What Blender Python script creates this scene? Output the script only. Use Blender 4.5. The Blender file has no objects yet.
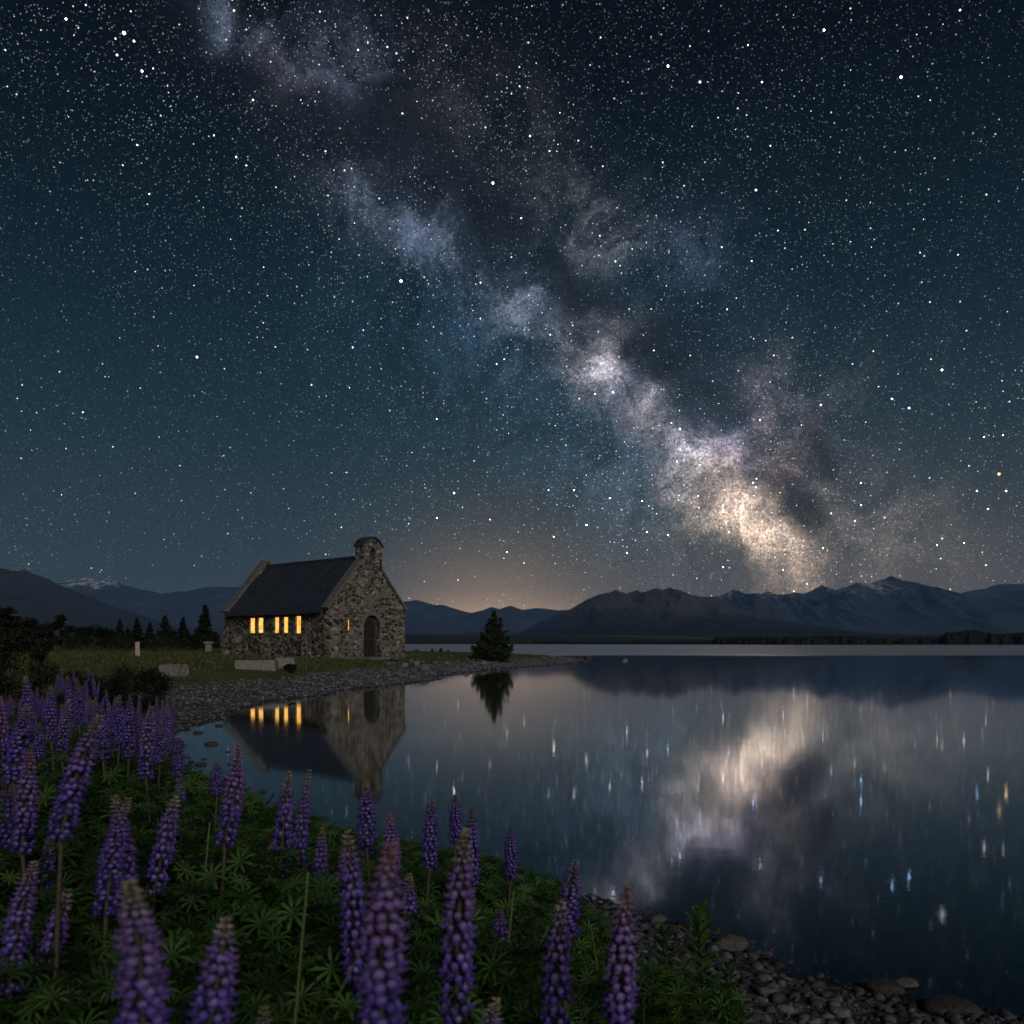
import bpy, bmesh, math, random
import numpy as np
from mathutils import Vector, Matrix
C = bpy.context.scene
COL = C.collection
R = math.radians
F = 870.0          # focal length in picture widths / 1024
HOR = 642.5        # horizon row
CAMH = 1.75
random.seed(5)
rng = np.random.default_rng(11)

# ------------------------------------------------------------------ camera
cam = bpy.data.cameras.new("camera")
cam.sensor_fit = 'HORIZONTAL'; cam.sensor_width = 24.0
cam.lens = F / 1024 * 24.0
cam.shift_y = (HOR - 512) / 1024
cam.clip_start = 0.05; cam.clip_end = 120000
cam.dof.use_dof = True; cam.dof.focus_distance = 7.0; cam.dof.aperture_fstop = 3.8
camo = bpy.data.objects.new("camera", cam); COL.objects.link(camo)
camo.location = (0, 0, CAMH); camo.rotation_euler = (R(90), 0, 0)
C.camera = camo
C.view_settings.view_transform = 'Standard'; C.view_settings.look = 'None'
C.view_settings.exposure = 0.0; C.view_settings.gamma = 1.0
C.cycles.max_bounces = 6; C.cycles.diffuse_bounces = 2; C.cycles.glossy_bounces = 3
C.cycles.transparent_max_bounces = 8; C.cycles.volume_bounces = 0
C.cycles.sample_clamp_indirect = 0.0

# ------------------------------------------------------------------ soft night light (lamp added behind the camera, extra light for the ground)
sun = bpy.data.lights.new("added_night_light", 'SUN')
SUN_AZ, SUN_EL = R(-68), R(24)      # azimuth measured from +X
sun.energy = 1.12; sun.angle = R(26); sun.color = (1.0, 0.96, 0.91)
suno = bpy.data.objects.new("added_night_light", sun); COL.objects.link(suno)
sd = Vector((math.cos(SUN_AZ) * math.cos(SUN_EL), math.sin(SUN_AZ) * math.cos(SUN_EL), math.sin(SUN_EL)))
suno.rotation_euler = sd.to_track_quat('Z', 'Y').to_euler()

# ------------------------------------------------------------------ node helper
class N:
    def __init__(s, tree): s.t = tree; s.n = tree.nodes; s.l = tree.links
    def put(s, inp, v):
        if isinstance(v, bpy.types.NodeSocket): s.l.new(v, inp)
        else:
            try: inp.default_value = v
            except Exception: inp.default_value = tuple(v)
    def m(s, op, a, b=0.0, c=0.0, clamp=False):
        n = s.n.new('ShaderNodeMath'); n.operation = op; n.use_clamp = clamp
        s.put(n.inputs[0], a); s.put(n.inputs[1], b); s.put(n.inputs[2], c); return n.outputs[0]
    def v(s, op, a, b=(0, 0, 0), scale=None):
        n = s.n.new('ShaderNodeVectorMath'); n.operation = op
        s.put(n.inputs[0], a); s.put(n.inputs[1], b)
        if scale is not None: s.put(n.inputs['Scale'], scale)
        return n.outputs['Value'] if op in ('DOT_PRODUCT', 'LENGTH', 'DISTANCE') else n.outputs[0]
    def mix(s, f, a, b, mode='MIX'):
        n = s.n.new('ShaderNodeMix'); n.data_type = 'RGBA'; n.blend_type = mode; n.clamp_factor = True
        s.put(n.inputs[0], f); s.put(n.inputs[6], a); s.put(n.inputs[7], b); return n.outputs[2]
    def noise(s, vec, scale, detail=4, rough=0.55, color=False, dist=0.0):
        n = s.n.new('ShaderNodeTexNoise'); n.inputs['Scale'].default_value = scale
        n.inputs['Detail'].default_value = detail; n.inputs['Roughness'].default_value = rough
        n.inputs['Distortion'].default_value = dist
        if vec is not None: s.l.new(vec, n.inputs['Vector'])
        return n.outputs['Color'] if color else n.outputs[0]
    def voro(s, vec, scale, feature='F1', rnd=1.0):
        n = s.n.new('ShaderNodeTexVoronoi'); n.feature = feature
        n.inputs['Scale'].default_value = scale; n.inputs['Randomness'].default_value = rnd
        if vec is not None: s.l.new(vec, n.inputs['Vector'])
        return n
    def mr(s, v, a, b, c=0.0, d=1.0, smooth=False):
        n = s.n.new('ShaderNodeMapRange'); n.clamp = True
        if smooth: n.interpolation_type = 'SMOOTHSTEP'
        s.put(n.inputs[0], v); s.put(n.inputs[1], a); s.put(n.inputs[2], b); s.put(n.inputs[3], c); s.put(n.inputs[4], d)
        return n.outputs[0]
    def ramp(s, f, stops):
        n = s.n.new('ShaderNodeValToRGB'); e = n.color_ramp.elements
        while len(e) < len(stops): e.new(0.5)
        for k, (p, c) in enumerate(stops): e[k].position = p; e[k].color = (*c, 1)
        s.put(n.inputs[0], f); return n.outputs[0]

def px_dir(x, y):
    v = Vector(((x - 512) / F, 1.0, (HOR - y) / F)); v.normalize(); return v

# ------------------------------------------------------------------ world: night sky with the Milky Way
w = bpy.data.worlds.new("World"); C.world = w; w.use_nodes = True
w.node_tree.nodes.clear()
g = N(w.node_tree)
tc = g.n.new('ShaderNodeTexCoord').outputs['Generated']
d = g.v('NORMALIZE', tc)
sep = g.n.new('ShaderNodeSeparateXYZ'); g.l.new(d, sep.inputs[0])
dx, dy, dz = sep.outputs
el = g.m('MAXIMUM', dz, 0.0)
def expm(v, k): return g.m('EXPONENT', g.m('MULTIPLY', v, -k))
def scalec(c, f): return g.v('SCALE', c, scale=f)
def addc(a, b): return g.v('ADD', a, b)
base = g.ramp(el, [(0.0, (.062, .066, .066)), (0.10, (.028, .050, .056)), (0.22, (.0115, .031, .042)), (0.34, (.0046, .0165, .025)), (0.48, (.0016, .0052, .0085)), (0.56, (.0006, .0016, .0024)), (1.0, (.001, .002, .003))])
# warm town glow low on the horizon
warm = g.v('SCALE', (.060, .036, .018), scale=g.m('MULTIPLY', expm(el, 15.0), g.mr(dx, -.25, .35, .35, 2.0)))
col = addc(base, warm)
# warped direction gives cloudy edges to the star clouds
nz1 = g.noise(d, 3.2, 3, .5, True); nz2 = g.noise(d, 11.0, 4, .6, True)
wv = addc(g.v('SCALE', g.v('SUBTRACT', nz1, (.5, .5, .5)), scale=.085), g.v('SCALE', g.v('SUBTRACT', nz2, (.5, .5, .5)), scale=.10))
dw = g.v('NORMALIZE', addc(d, wv))
def blob(vec, x, y, s):
    c = px_dir(x, y)
    cosr = c.y                                    # pixel size shrinks away from the centre
    k = 1.0 / (2 * (s / F * cosr) ** 2)
    return g.m('EXPONENT', g.m('MULTIPLY_ADD', g.v('DOT_PRODUCT', vec, c), 2 * k, -2 * k))
BR = [(790, 562, 30, .22, .15, .10), (746, 510, 26, .66, .50, .36), (722, 482, 22, .34, .26, .21), (695, 455, 20, .20, .17, .17), (770, 540, 16, .22, .17, .13),
      (697, 430, 12, .16, .16, .21), (655, 405, 17, .20, .17, .18), (603, 362, 20, .34, .30, .31), (578, 338, 18, .10, .10, .11),
      (530, 302, 22, .075, .075, .10), (480, 272, 20, .045, .052, .085), (430, 240, 19, .080, .095, .15), (375, 195, 22, .055, .066, .10), (620, 430, 40, .012, .02, .034), (500, 330, 50, .008, .015, .026),
      (335, 60, 26, .085, .10, .155), (300, 70, 22, .05, .05, .065), (215, 8, 14, .07, .09, .13), (262, 25, 14, .03, .035, .05),
      (575, 212, 28, .05, .05, .052), (545, 180, 22, .03, .03, .03), (600, 240, 24, .04, .04, .05), (690, 245, 24, .018, .022, .04),
      (765, 385, 26, .05, .04, .045), (785, 448, 20, .20, .12, .10), (800, 420, 24, .06, .045, .045), (855, 400, 26, .02, .018, .02),
      (845, 480, 18, .07, .05, .045), (880, 520, 30, .055, .043, .038), (930, 545, 40, .035, .027, .022), (800, 590, 80, .028, .021, .016),
      (655, 490, 60, .018, .024, .030), (735, 440, 20, .030, .028, .07), (760, 470, 18, .025, .025, .06), (620, 385, 22, .07, .06, .09), (560, 400, 80, .006, .014, .024), (420, 300, 80, .003, .009, .015), (745, 455, 20, .03, .03, .06),
      (660, 300, 90, .004, .007, .011), (820, 470, 90, .016, .015, .016), (380, 150, 60, .012, .011, .012), (480, 160, 50, .014, .012, .012)]
acc = None
for (x, y, s, r_, g_, b_) in BR:
    if y > 400: y += 16
    t = g.v('SCALE', (r_, g_, b_), scale=blob(dw, x, y, s))
    acc = t if acc is None else addc(acc, t)
tex = g.noise(addc(d, wv), 26.0, 7, .68)
tex = g.mr(tex, .32, .66, .12, 1.9)
grain = g.mr(g.noise(d, 330.0, 3, .85), .38, .64, .45, 1.6)
lane = g.mr(g.noise(addc(d, g.v('SCALE', wv, scale=.6)), 8.5, 8, .66, dist=1.3), .43, .52, .32, 1.15)
tex = g.m('MULTIPLY', g.m('MULTIPLY', tex, grain), lane)
acc = scalec(acc, tex)
CORE_GLOW = [(742, 520, 18, .70, .48, .38), (722, 494, 15, .30, .22, .19), (768, 546, 13, .46, .32, .25), (690, 452, 12, .12, .09, .10), (800, 572, 22, .13, .10, .075), (700, 462, 14, .12, .105, .11), (603, 366, 12, .12, .105, .11), (655, 412, 12, .10, .09, .095)]
for (x, y, s, r_, g_, b_) in CORE_GLOW:
    acc = addc(acc, g.v('SCALE', (r_, g_, b_), scale=g.m('MULTIPLY', blob(dw, x, y + 6, s), g.m('MULTIPLY', grain, g.mr(tex, .0, 1.6, .55, 1.2)))))
DK = [(640, 345, 17, .7), (560, 268, 20, .75), (600, 300, 20, .7), (668, 372, 14, .7), (700, 395, 14, .5), (790, 505, 19, .95), (812, 528, 15, .9), (735, 415, 16, .4),
      (505, 225, 24, .6), (455, 190, 26, .65), (410, 150, 28, .6), (370, 115, 26, .6), (320, 110, 24, .55), (270, 80, 26, .4), (180, 20, 30, .35),
      (820, 430, 15, .6), (840, 455, 14, .6), (640, 425, 12, .45), (690, 330, 26, .45), (500, 190, 24, .2)]
dark = None
for (x, y, s, a) in DK:
    t = g.m('MULTIPLY', blob(dw, x, y, s), a)
    dark = t if dark is None else g.m('ADD', dark, t)
dark = g.m('MINIMUM', g.m('MULTIPLY', dark, g.mr(tex, .25, 1.75, .8, 1.6)), .88)
keep = g.m('SUBTRACT', 1.0, dark)
col = addc(col, acc)
col = g.mix(g.m('MULTIPLY', dark, .9), col, (.0075, .0085, .012, 1))
# orange glow low over the lake
c0 = px_dir(500, 640)
gdx = g.m('SUBTRACT', g.m('DIVIDE', dx, g.m('MAXIMUM', dy, .05)), (490 - 512) / F)
gl = g.m('MULTIPLY', g.m('EXPONENT', g.m('MULTIPLY', g.m('POWER', gdx, 2.0), -1 / (2 * .085 ** 2))), expm(el, 27.0))
gl = g.m('MULTIPLY', gl, g.m('GREATER_THAN', dy, 0.0))
col = addc(col, g.v('SCALE', (1.7, 1.08, .58), scale=gl))
col = addc(col, g.v('SCALE', (.19, .115, .062), scale=g.m('MULTIPLY', g.m('EXPONENT', g.m('MULTIPLY', g.m('POWER', g.m('SUBTRACT', gdx, .42), 2.0), -8.0)), g.m('MULTIPLY', expm(el, 17.0), g.m('GREATER_THAN', dy, 0.0)))))
# stars: three sizes of random points on the sphere, denser in the Milky Way
dens = g.m('MULTIPLY', g.m('EXPONENT', g.m('MULTIPLY', g.m('POWER', g.v('DOT_PRODUCT', dw, px_dir(300, 20).cross(px_dir(790, 560)).normalized()), 2.0), -1 / (2 * .17 ** 2))), 1.0)
dens = g.m('MULTIPLY', g.m('MULTIPLY_ADD', dens, .95, .36), keep)
sepa = g.n.new('ShaderNodeSeparateXYZ'); g.l.new(acc, sepa.inputs[0])
dens = g.m('ADD', dens, g.m('MULTIPLY', g.m('MINIMUM', sepa.outputs[1], .5), 5.0))
dens = g.m('MULTIPLY', dens, g.mr(g.noise(d, 9.0, 3, .6), .25, .75, .45, 1.5))
ext = g.mr(el, .05, .30, 1.7, 1.0)
for sc, rad, br, pw in ((430, .27, .40, 2.0), (215, .15, 1.5, 4.0), (120, .10, 4.5, 6.0)):
    vn = g.voro(d, sc)
    disc = g.mr(vn.outputs['Distance'], rad * .45, rad, 1.0, 0.0)
    vs = g.n.new('ShaderNodeSeparateColor'); g.l.new(vn.outputs['Color'], vs.inputs[0])
    lum = g.m('MULTIPLY', g.m('POWER', vs.outputs[0], pw), br)
    f = g.m('MULTIPLY', g.m('MULTIPLY', disc, lum), g.m('MULTIPLY', dens, ext))
    tint = g.ramp(vs.outputs[1], [(0, (.62, .8, 1.0)), (.55, (.85, .93, 1.0)), (.85, (1, .97, .92)), (1.0, (1.0, .78, .6))])
    col = addc(col, scalec(tint, f))
bg = g.n.new('ShaderNodeBackground'); g.l.new(col, bg.inputs[0]); bg.inputs[1].default_value = 1.0
wo = g.n.new('ShaderNodeOutputWorld'); g.l.new(bg.outputs[0], wo.inputs[0])
w.cycles.sampling_method = 'MANUAL'; w.cycles.sample_map_resolution = 512

# ------------------------------------------------------------------ mesh helpers
def tag(o, label=None, cat=None, group=None, kind=None):
    if label: o['label'] = label
    if cat: o['category'] = cat
    if group: o['group'] = group
    if kind: o['kind'] = kind
    return o
def link(name, me, mat=None, parent=None):
    if mat and not me.materials: me.materials.append(mat)
    o = bpy.data.objects.new(name, me); COL.objects.link(o)
    if parent: o.parent = parent
    return o
def empty(name, loc=(0, 0, 0), rz=0.0):
    o = bpy.data.objects.new(name, None); COL.objects.link(o)
    o.location = loc; o.rotation_euler = (0, 0, rz); o.empty_display_size = .2; return o
def arr_mesh(name, V, Fc, col=None, smooth=True):
    """V (n,3), Fc (m,k) uniform face size"""
    V = np.asarray(V, dtype=np.float32); Fc = np.asarray(Fc, dtype=np.int32)
    me = bpy.data.meshes.new(name); k = Fc.shape[1]
    me.vertices.add(len(V)); me.vertices.foreach_set('co', V.ravel())
    me.loops.add(Fc.size); me.loops.foreach_set('vertex_index', Fc.ravel())
    me.polygons.add(len(Fc)); me.polygons.foreach_set('loop_start', np.arange(0, Fc.size, k, dtype=np.int32))
    me.update(calc_edges=True)
    me.polygons.foreach_set('use_smooth', np.full(len(Fc), smooth))
    if col is not None:
        a = me.color_attributes.new('tint', 'FLOAT_COLOR', 'POINT')
        a.data.foreach_set('color', np.hstack([np.asarray(col, dtype=np.float32), np.ones((len(V), 1), np.float32)]).ravel())
    me.update(); return me
def bm_mesh(name, bm, smooth=False):
    bmesh.ops.recalc_face_normals(bm, faces=bm.faces)
    me = bpy.data.meshes.new(name); bm.to_mesh(me); bm.free()
    if smooth: me.polygons.foreach_set('use_smooth', [True] * len(me.polygons))
    return me
def ico(sub):
    bm = bmesh.new(); bmesh.ops.create_icosphere(bm, subdivisions=sub, radius=1.0)
    V = np.array([v.co[:] for v in bm.verts]); Fc = np.array([[v.index for v in f.verts] for f in bm.faces]); bm.free(); return V, Fc
def scatter(T, TF, M, P, col=None):
    """template T placed by matrices M (n,3,3) and positions P (n,3)"""
    n = len(P); V = np.einsum('nij,kj->nki', M, T) + P[:, None, :]
    Fc = (TF[None] + (np.arange(n) * len(T))[:, None, None]).reshape(-1, TF.shape[1])
    c = None if col is None else (np.repeat(col, len(T), 0) if col.shape[0] == n and col.ndim == 2 else col.reshape(-1, 3))
    return V.reshape(-1, 3), Fc, c
def rotz(a):
    c, s = np.cos(a), np.sin(a); z = np.zeros_like(c); o = np.ones_like(c)
    return np.stack([np.stack([c, -s, z], -1), np.stack([s, c, z], -1), np.stack([z, z, o], -1)], -2)
def rotx(a):
    c, s = np.cos(a), np.sin(a); z = np.zeros_like(c); o = np.ones_like(c)
    return np.stack([np.stack([o, z, z], -1), np.stack([z, c, -s], -1), np.stack([z, s, c], -1)], -2)
# value noise
_perm = rng.permutation(4096); _val = rng.random(4096)
def _h(i, j, k=0): return _val[(_perm[(_perm[(i & 4095)] + j) & 4095] + k) & 4095]
def vnoise(x, y, seed=0):
    xi = np.floor(x).astype(int); yi = np.floor(y).astype(int); fx = x - xi; fy = y - yi
    fx = fx * fx * (3 - 2 * fx); fy = fy * fy * (3 - 2 * fy)
    a = _h(xi, yi, seed); b = _h(xi + 1, yi, seed); c = _h(xi, yi + 1, seed); e = _h(xi + 1, yi + 1, seed)
    return (a * (1 - fx) + b * fx) * (1 - fy) + (c * (1 - fx) + e * fx) * fy
def fbm(x, y, o=5, seed=0, ridge=False, gain=.5):
    s = 0; a = 1; t = 0
    for k in range(o):
        n = vnoise(x * 2 ** k + 17.3 * k, y * 2 ** k + 9.1 * k, seed + k * 7)
        if ridge: n = 1 - np.abs(2 * n - 1)
        s = s + a * n; t += a; a *= gain
    return s / t

# ------------------------------------------------------------------ materials
def mat(name):
    m = bpy.data.materials.new(name); m.use_nodes = True
    gg = N(m.node_tree); b = m.node_tree.nodes['Principled BSDF']; return m, gg, b
def bump(gg, b, h, strength=.4, dist=.05):
    n = gg.n.new('ShaderNodeBump'); n.inputs['Strength'].default_value = strength; n.inputs['Distance'].default_value = dist
    gg.l.new(h, n.inputs['Height']); gg.l.new(n.outputs[0], b.inputs['Normal'])
def objco(gg): return gg.n.new('ShaderNodeTexCoord').outputs['Object']
def attr(gg, name, fac=False):
    n = gg.n.new('ShaderNodeAttribute'); n.attribute_name = name; return n.outputs['Fac' if fac else 'Color']
def tint_mat(name, rough=.7, nscale=30.0, var=.35, spec=.3, trans=0.0, bstr=0):
    m, gg, b = mat(name); co = objco(gg)
    f = gg.mr(gg.noise(co, nscale, 3), .3, .7, 1 - var, 1 + var)
    gg.l.new(gg.v('SCALE', attr(gg, 'tint'), scale=f), b.inputs['Base Color'])
    b.inputs['Roughness'].default_value = rough; b.inputs['Specular IOR Level'].default_value = spec
    if bstr: bump(gg, b, gg.noise(co, nscale, 4), bstr, .02)
    if trans:
        tr = gg.n.new('ShaderNodeBsdfTranslucent'); gg.l.new(gg.v('SCALE', attr(gg, 'tint'), scale=f), tr.inputs[0])
        mx = gg.n.new('ShaderNodeMixShader'); mx.inputs[0].default_value = trans
        gg.l.new(b.outputs[0], mx.inputs[1]); gg.l.new(tr.outputs[0], mx.inputs[2])
        gg.l.new(mx.outputs[0], m.node_tree.nodes['Material Output'].inputs[0])
    return m
def solid_mat(name, c1, c2, scale=8.0, rough=.8, bstr=.3, bd=.02, metal=0):
    m, gg, b = mat(name); co = objco(gg)
    n = gg.noise(co, scale, 6, .65)
    gg.l.new(gg.ramp(n, [(.3, c1), (.7, c2)]), b.inputs['Base Color'])
    b.inputs['Roughness'].default_value = rough; b.inputs['Metallic'].default_value = metal
    bump(gg, b, gg.noise(co, scale * 3, 5), bstr, bd); return m

# stone rubble masonry
def masonry(name, sx=3.3, sz=6.0, light=1.0):
    m, gg, b = mat(name); co = objco(gg)
    wob = gg.v('SCALE', gg.v('SUBTRACT', gg.noise(co, 2.5, 2, .5, True), (.5, .5, .5)), scale=.22)
    p = gg.v('MULTIPLY', gg.v('ADD', co, wob), (sx, sx, sz))
    ed = gg.voro(p, 1.0, 'DISTANCE_TO_EDGE', .8).outputs['Distance']
    vc = gg.voro(p, 1.0, 'F1', .8).outputs['Color']
    vs = gg.n.new('ShaderNodeSeparateColor'); gg.l.new(vc, vs.inputs[0])
    L = light
    stone = gg.ramp(vs.outputs[0], [(0, (.022 * L, .02 * L, .018 * L)), (.34, (.055 * L, .047 * L, .040 * L)), (.5, (.14 * L, .115 * L, .09 * L)), (.75, (.20 * L, .165 * L, .13 * L)), (1, (.37 * L, .32 * L, .26 * L))])
    fine = gg.mr(gg.noise(co, 14, 5, .7), .3, .7, .65, 1.3)
    stone = gg.v('SCALE', stone, scale=fine)
    mort = gg.v('SCALE', (.21 * L, .185 * L, .15 * L), scale=fine)
    e = gg.mr(ed, .03, .09, 0, 1)
    gg.l.new(gg.mix(e, mort, stone), b.inputs['Base Color'])
    b.inputs['Roughness'].default_value = .9; b.inputs['Specular IOR Level'].default_value = .2
    h = gg.m('ADD', gg.mr(ed, 0, .18, 0, 1), gg.m('MULTIPLY', gg.noise(co, 20, 4), .3))
    bump(gg, b, h, .8, .06); return m
M_wall = masonry('rubble_stone')
M_cope = solid_mat('coping_stone', (.10, .097, .09), (.16, .153, .14), 3, .85)
M_dress = solid_mat('dressed_stone', (.11, .10, .088), (.19, .17, .14), 4, .85)
M_wood = solid_mat('dark_wood', (.008, .006, .005), (.016, .012, .009), 10, .7)
M_iron = solid_mat('lead_grey', (.03, .03, .03), (.05, .05, .05), 10, .5)
M_bell = solid_mat('bronze', (.06, .045, .02), (.1, .075, .035), 10, .4, metal=.8)
def slate():
    m, gg, b = mat('slate'); co = objco(gg)
    br = gg.n.new('ShaderNodeTexBrick'); gg.l.new(co, br.inputs[0])
    br.inputs['Scale'].default_value = 1.0; br.inputs['Brick Width'].default_value = .32; br.inputs['Row Height'].default_value = .22
    br.inputs['Mortar Size'].default_value = .008; br.inputs['Mortar Smooth'].default_value = .2
    br.inputs['Color1'].default_value = (.024, .030, .046, 1); br.inputs['Color2'].default_value = (.038, .046, .068, 1); br.inputs['Mortar'].default_value = (.008, .009, .012, 1)
    gg.l.new(gg.v('SCALE', br.outputs[0], scale=gg.mr(gg.noise(co, 2.5, 5), .3, .7, .8, 1.2)), b.inputs['Base Color'])
    b.inputs['Roughness'].default_value = .6; bump(gg, b, br.outputs[1], -.4, .02); return m
M_slate = slate()
def pane_mat():
    m, gg, b = mat('lit_window_glass'); co = objco(gg)
    e = gg.n.new('ShaderNodeEmission')
    n = gg.noise(co, 3.0, 3); gg.l.new(gg.ramp(n, [(.36, (1.0, .34, .04)), (.60, (1.0, .60, .15))]), e.inputs[0]); gg.l.new(gg.mr(gg.noise(co, 5.0, 3), .3, .7, .9, 1.9), e.inputs[1])
    gg.l.new(e.outputs[0], m.node_tree.nodes['Material Output'].inputs[0]); return m
M_pane = pane_mat()

# ------------------------------------------------------------------ shore and terrain
LAKE = np.array([(6.9, 82), (5.2, 72), (.6, 62), (-2, 53.4), (-3.2, 48.3), (-4.4, 40), (-6.2, 31.4), (-6.9, 26), (-7, 21), (-6.8, 18.4),
    (-5.6, 14.4), (-4.8, 12.4), (-3.9, 10.9), (-2.6, 9.1), (-1.7, 8.1), (-.75, 7.2), (.06, 6.4), (.6, 5.8), (.86, 5.4), (1.2, 5.03), (1.5, 4.65), (1.9, 4.3),
    (2.2, 4.1), (2.8, 3.6), (3.8, 2.6), (6, 0), (14, -12), (40, -60), (400, -300), (6000, -300), (6000, 900), (1200, 640), (500, 600), (200, 640), (-20, 900), (-320, 1000),
    (-26, 112), (-15, 101), (-4, 97), (3, 92), (6.6, 86)], dtype=float)
def lake_sd(x, y):
    """signed distance to the lake edge, positive on land"""
    x = np.asarray(x, float); y = np.asarray(y, float)
    dm = np.full(x.shape, 1e18); inside = np.zeros(x.shape, bool); n = len(LAKE)
    for i in range(n):
        ax, ay = LAKE[i]; bx, by = LAKE[(i + 1) % n]
        ex, ey = bx - ax, by - ay; t = np.clip(((x - ax) * ex + (y - ay) * ey) / (ex * ex + ey * ey), 0, 1)
        dm = np.minimum(dm, (x - ax - t * ex) ** 2 + (y - ay - t * ey) ** 2)
        c = ((ay > y) != (by > y)); xi = ax + (y - ay) / np.where(by == ay, 1e-9, by - ay) * ex
        inside ^= c & (x < xi)
    dd = np.sqrt(dm); return np.where(inside, -dd, dd)
def ground(x, y, full=False):
    x = np.asarray(x, float); y = np.asarray(y, float)
    r = np.hypot(x, y)
    sd_ = lake_sd(x, y)
    wob = (fbm(x * .55, y * .55, 3, 3) - .5) * np.clip(r / 14, .5, 2.2) + (fbm(x * .09, y * .09, 3, 8) - .5) * np.clip(r - 40, 0, 60) * .03
    s = sd_ + wob
    z = np.where(s > 0, .92 * (1 - np.exp(-s / 5.0)), np.maximum(.14 * s, -3.5))
    z = z + np.where(s > 0, (fbm(x * .35, y * .35, 4, 21) - .5) * .22 * np.clip(s / 4, 0, 1), 0)
    z = z + np.where(s > 150, (s - 150) * .012, 0) * (y > 300)
    z = z + np.where((s > 0), (fbm(x * 2.2, y * 2.2, 3, 33) - .5) * .05, 0)
    return (z, s) if full else z
def hit(px, py):
    """where the view ray of a picture point meets the ground"""
    vx, vz = (px - 512) / F, (HOR - py) / F
    t = np.concatenate([np.linspace(.6, 20, 800), np.linspace(20, 400, 6000)])
    z = CAMH + vz * t; gz = ground(vx * t, t); k = np.argmax(z < gz)
    if z[k] >= gz[k]: k = len(t) - 1
    return Vector((vx * t[k], t[k], float(gz[k])))
def at(px, Y, dz=0.0):
    x = (px - 512) / F * Y; return Vector((x, Y, float(ground(x, Y)) + dz))

def spaced(lo, hi, n, c, k):
    t = np.linspace(np.arcsinh((lo - c) / k), np.arcsinh((hi - c) / k), n); return c + k * np.sinh(t)
gx = spaced(-9000, 9000, 520, -3, 5.0); gy = spaced(-120, 16000, 560, 8, 7.0)
X, Y = np.meshgrid(gx, gy); Z, S = ground(X, Y, True)
nx, ny = len(gx), len(gy)
idx = np.arange(nx * ny).reshape(ny, nx)
quads = np.stack([idx[:-1, :-1], idx[:-1, 1:], idx[1:, 1:], idx[1:, :-1]], -1).reshape(-1, 4)
me = arr_mesh('ground', np.stack([X, Y, Z], -1).reshape(-1, 3), quads)
a = me.attributes.new('shore', 'FLOAT', 'POINT'); a.data.foreach_set('value', S.astype(np.float32).ravel())
# worn gravel by the church door
CH = np.array([-11.3, 54.0]); TH = R(40.7); Fd = np.array([math.sin(TH), math.cos(TH)]); Ld = np.array([-math.cos(TH), math.sin(TH)])
dp = CH + Fd * 4.4 - Ld * 1.6
pth = np.exp(-(((X - dp[0]) / 3.2) ** 2 + ((Y - dp[1]) / 2.2) ** 2)) + np.exp(-(((X + 4.5) / 3.0) ** 2 + ((Y - 52) / 2.5) ** 2))
a = me.attributes.new('worn', 'FLOAT', 'POINT'); a.data.foreach_set('value', pth.astype(np.float32).ravel())
def ground_mat():
    m, gg, b = mat('ground'); co = objco(gg)
    s = attr(gg, 'shore', True); n1 = gg.noise(co, .6, 5, .6); n2 = gg.noise(co, 4.0, 5, .65); n3 = gg.noise(co, 30.0, 4, .6)
    # gravel
    vo = gg.voro(co, 9.0); vo2 = gg.voro(co, 22.0)
    sc = gg.n.new('ShaderNodeSeparateColor'); gg.l.new(vo.outputs['Color'], sc.inputs[0])
    gr = gg.ramp(sc.outputs[0], [(0, (.05, .048, .052)), (.5, (.13, .125, .13)), (1, (.27, .26, .265))])
    gr = gg.mix(gg.mr(vo.outputs['Distance'], .25, .6, 0, .8), gr, (.03, .028, .028, 1))
    gs = gg.ramp(n2, [(.3, (.075, .085, .030)), (.5, (.10, .112, .042)), (.72, (.15, .152, .064))])
    gs = gg.mix(gg.mr(n1, .4, .65, 0, .6), gs, (.05, .062, .022, 1))
    gs = gg.v('SCALE', gs, scale=gg.mr(n3, .3, .7, .6, 1.4))
    e = gg.m('ADD', gg.m('SUBTRACT', s, gg.m('MULTIPLY', n1, 4.5)), gg.m('MULTIPLY', n2, 1.6))
    f = gg.mr(e, .2, 1.6, 0, 1)
    f = gg.m('MULTIPLY', f, gg.m('SUBTRACT', 1.0, gg.mr(gg.m('ADD', attr(gg, 'worn', True), gg.m('MULTIPLY', n2, .4)), .55, .9, 0, .9)))
    c = gg.mix(f, gr, gs)
    spg = gg.n.new('ShaderNodeSeparateXYZ'); gg.l.new(co, spg.inputs[0])
    c = gg.mix(gg.mr(spg.outputs[1], 250, 500, 0, 1), c, (.030, .034, .024, 1))   # scrub on the far shore
    c = gg.mix(gg.m('MULTIPLY', gg.mr(gg.m('ABSOLUTE', gg.m('SUBTRACT', spg.outputs[0], 380.0)), 40, 70, 1, 0), gg.mr(spg.outputs[1], 650, 700, 0, 1)), c, (.10, .13, .05, 1))
    wet = gg.mr(s, -.1, .5, .35, 1.0)
    gg.l.new(gg.v('SCALE', c, scale=wet), b.inputs['Base Color'])
    b.inputs['Roughness'].default_value = .95; b.inputs['Specular IOR Level'].default_value = .15
    bump(gg, b, gg.m('ADD', gg.m('MULTIPLY', vo.outputs['Distance'], -1.0), gg.m('MULTIPLY', n3, .6)), .6, .05); return m
tag(link('ground', me, ground_mat()), 'grassy lake bank with a grey gravel beach along the water', 'ground', kind='structure')

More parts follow.
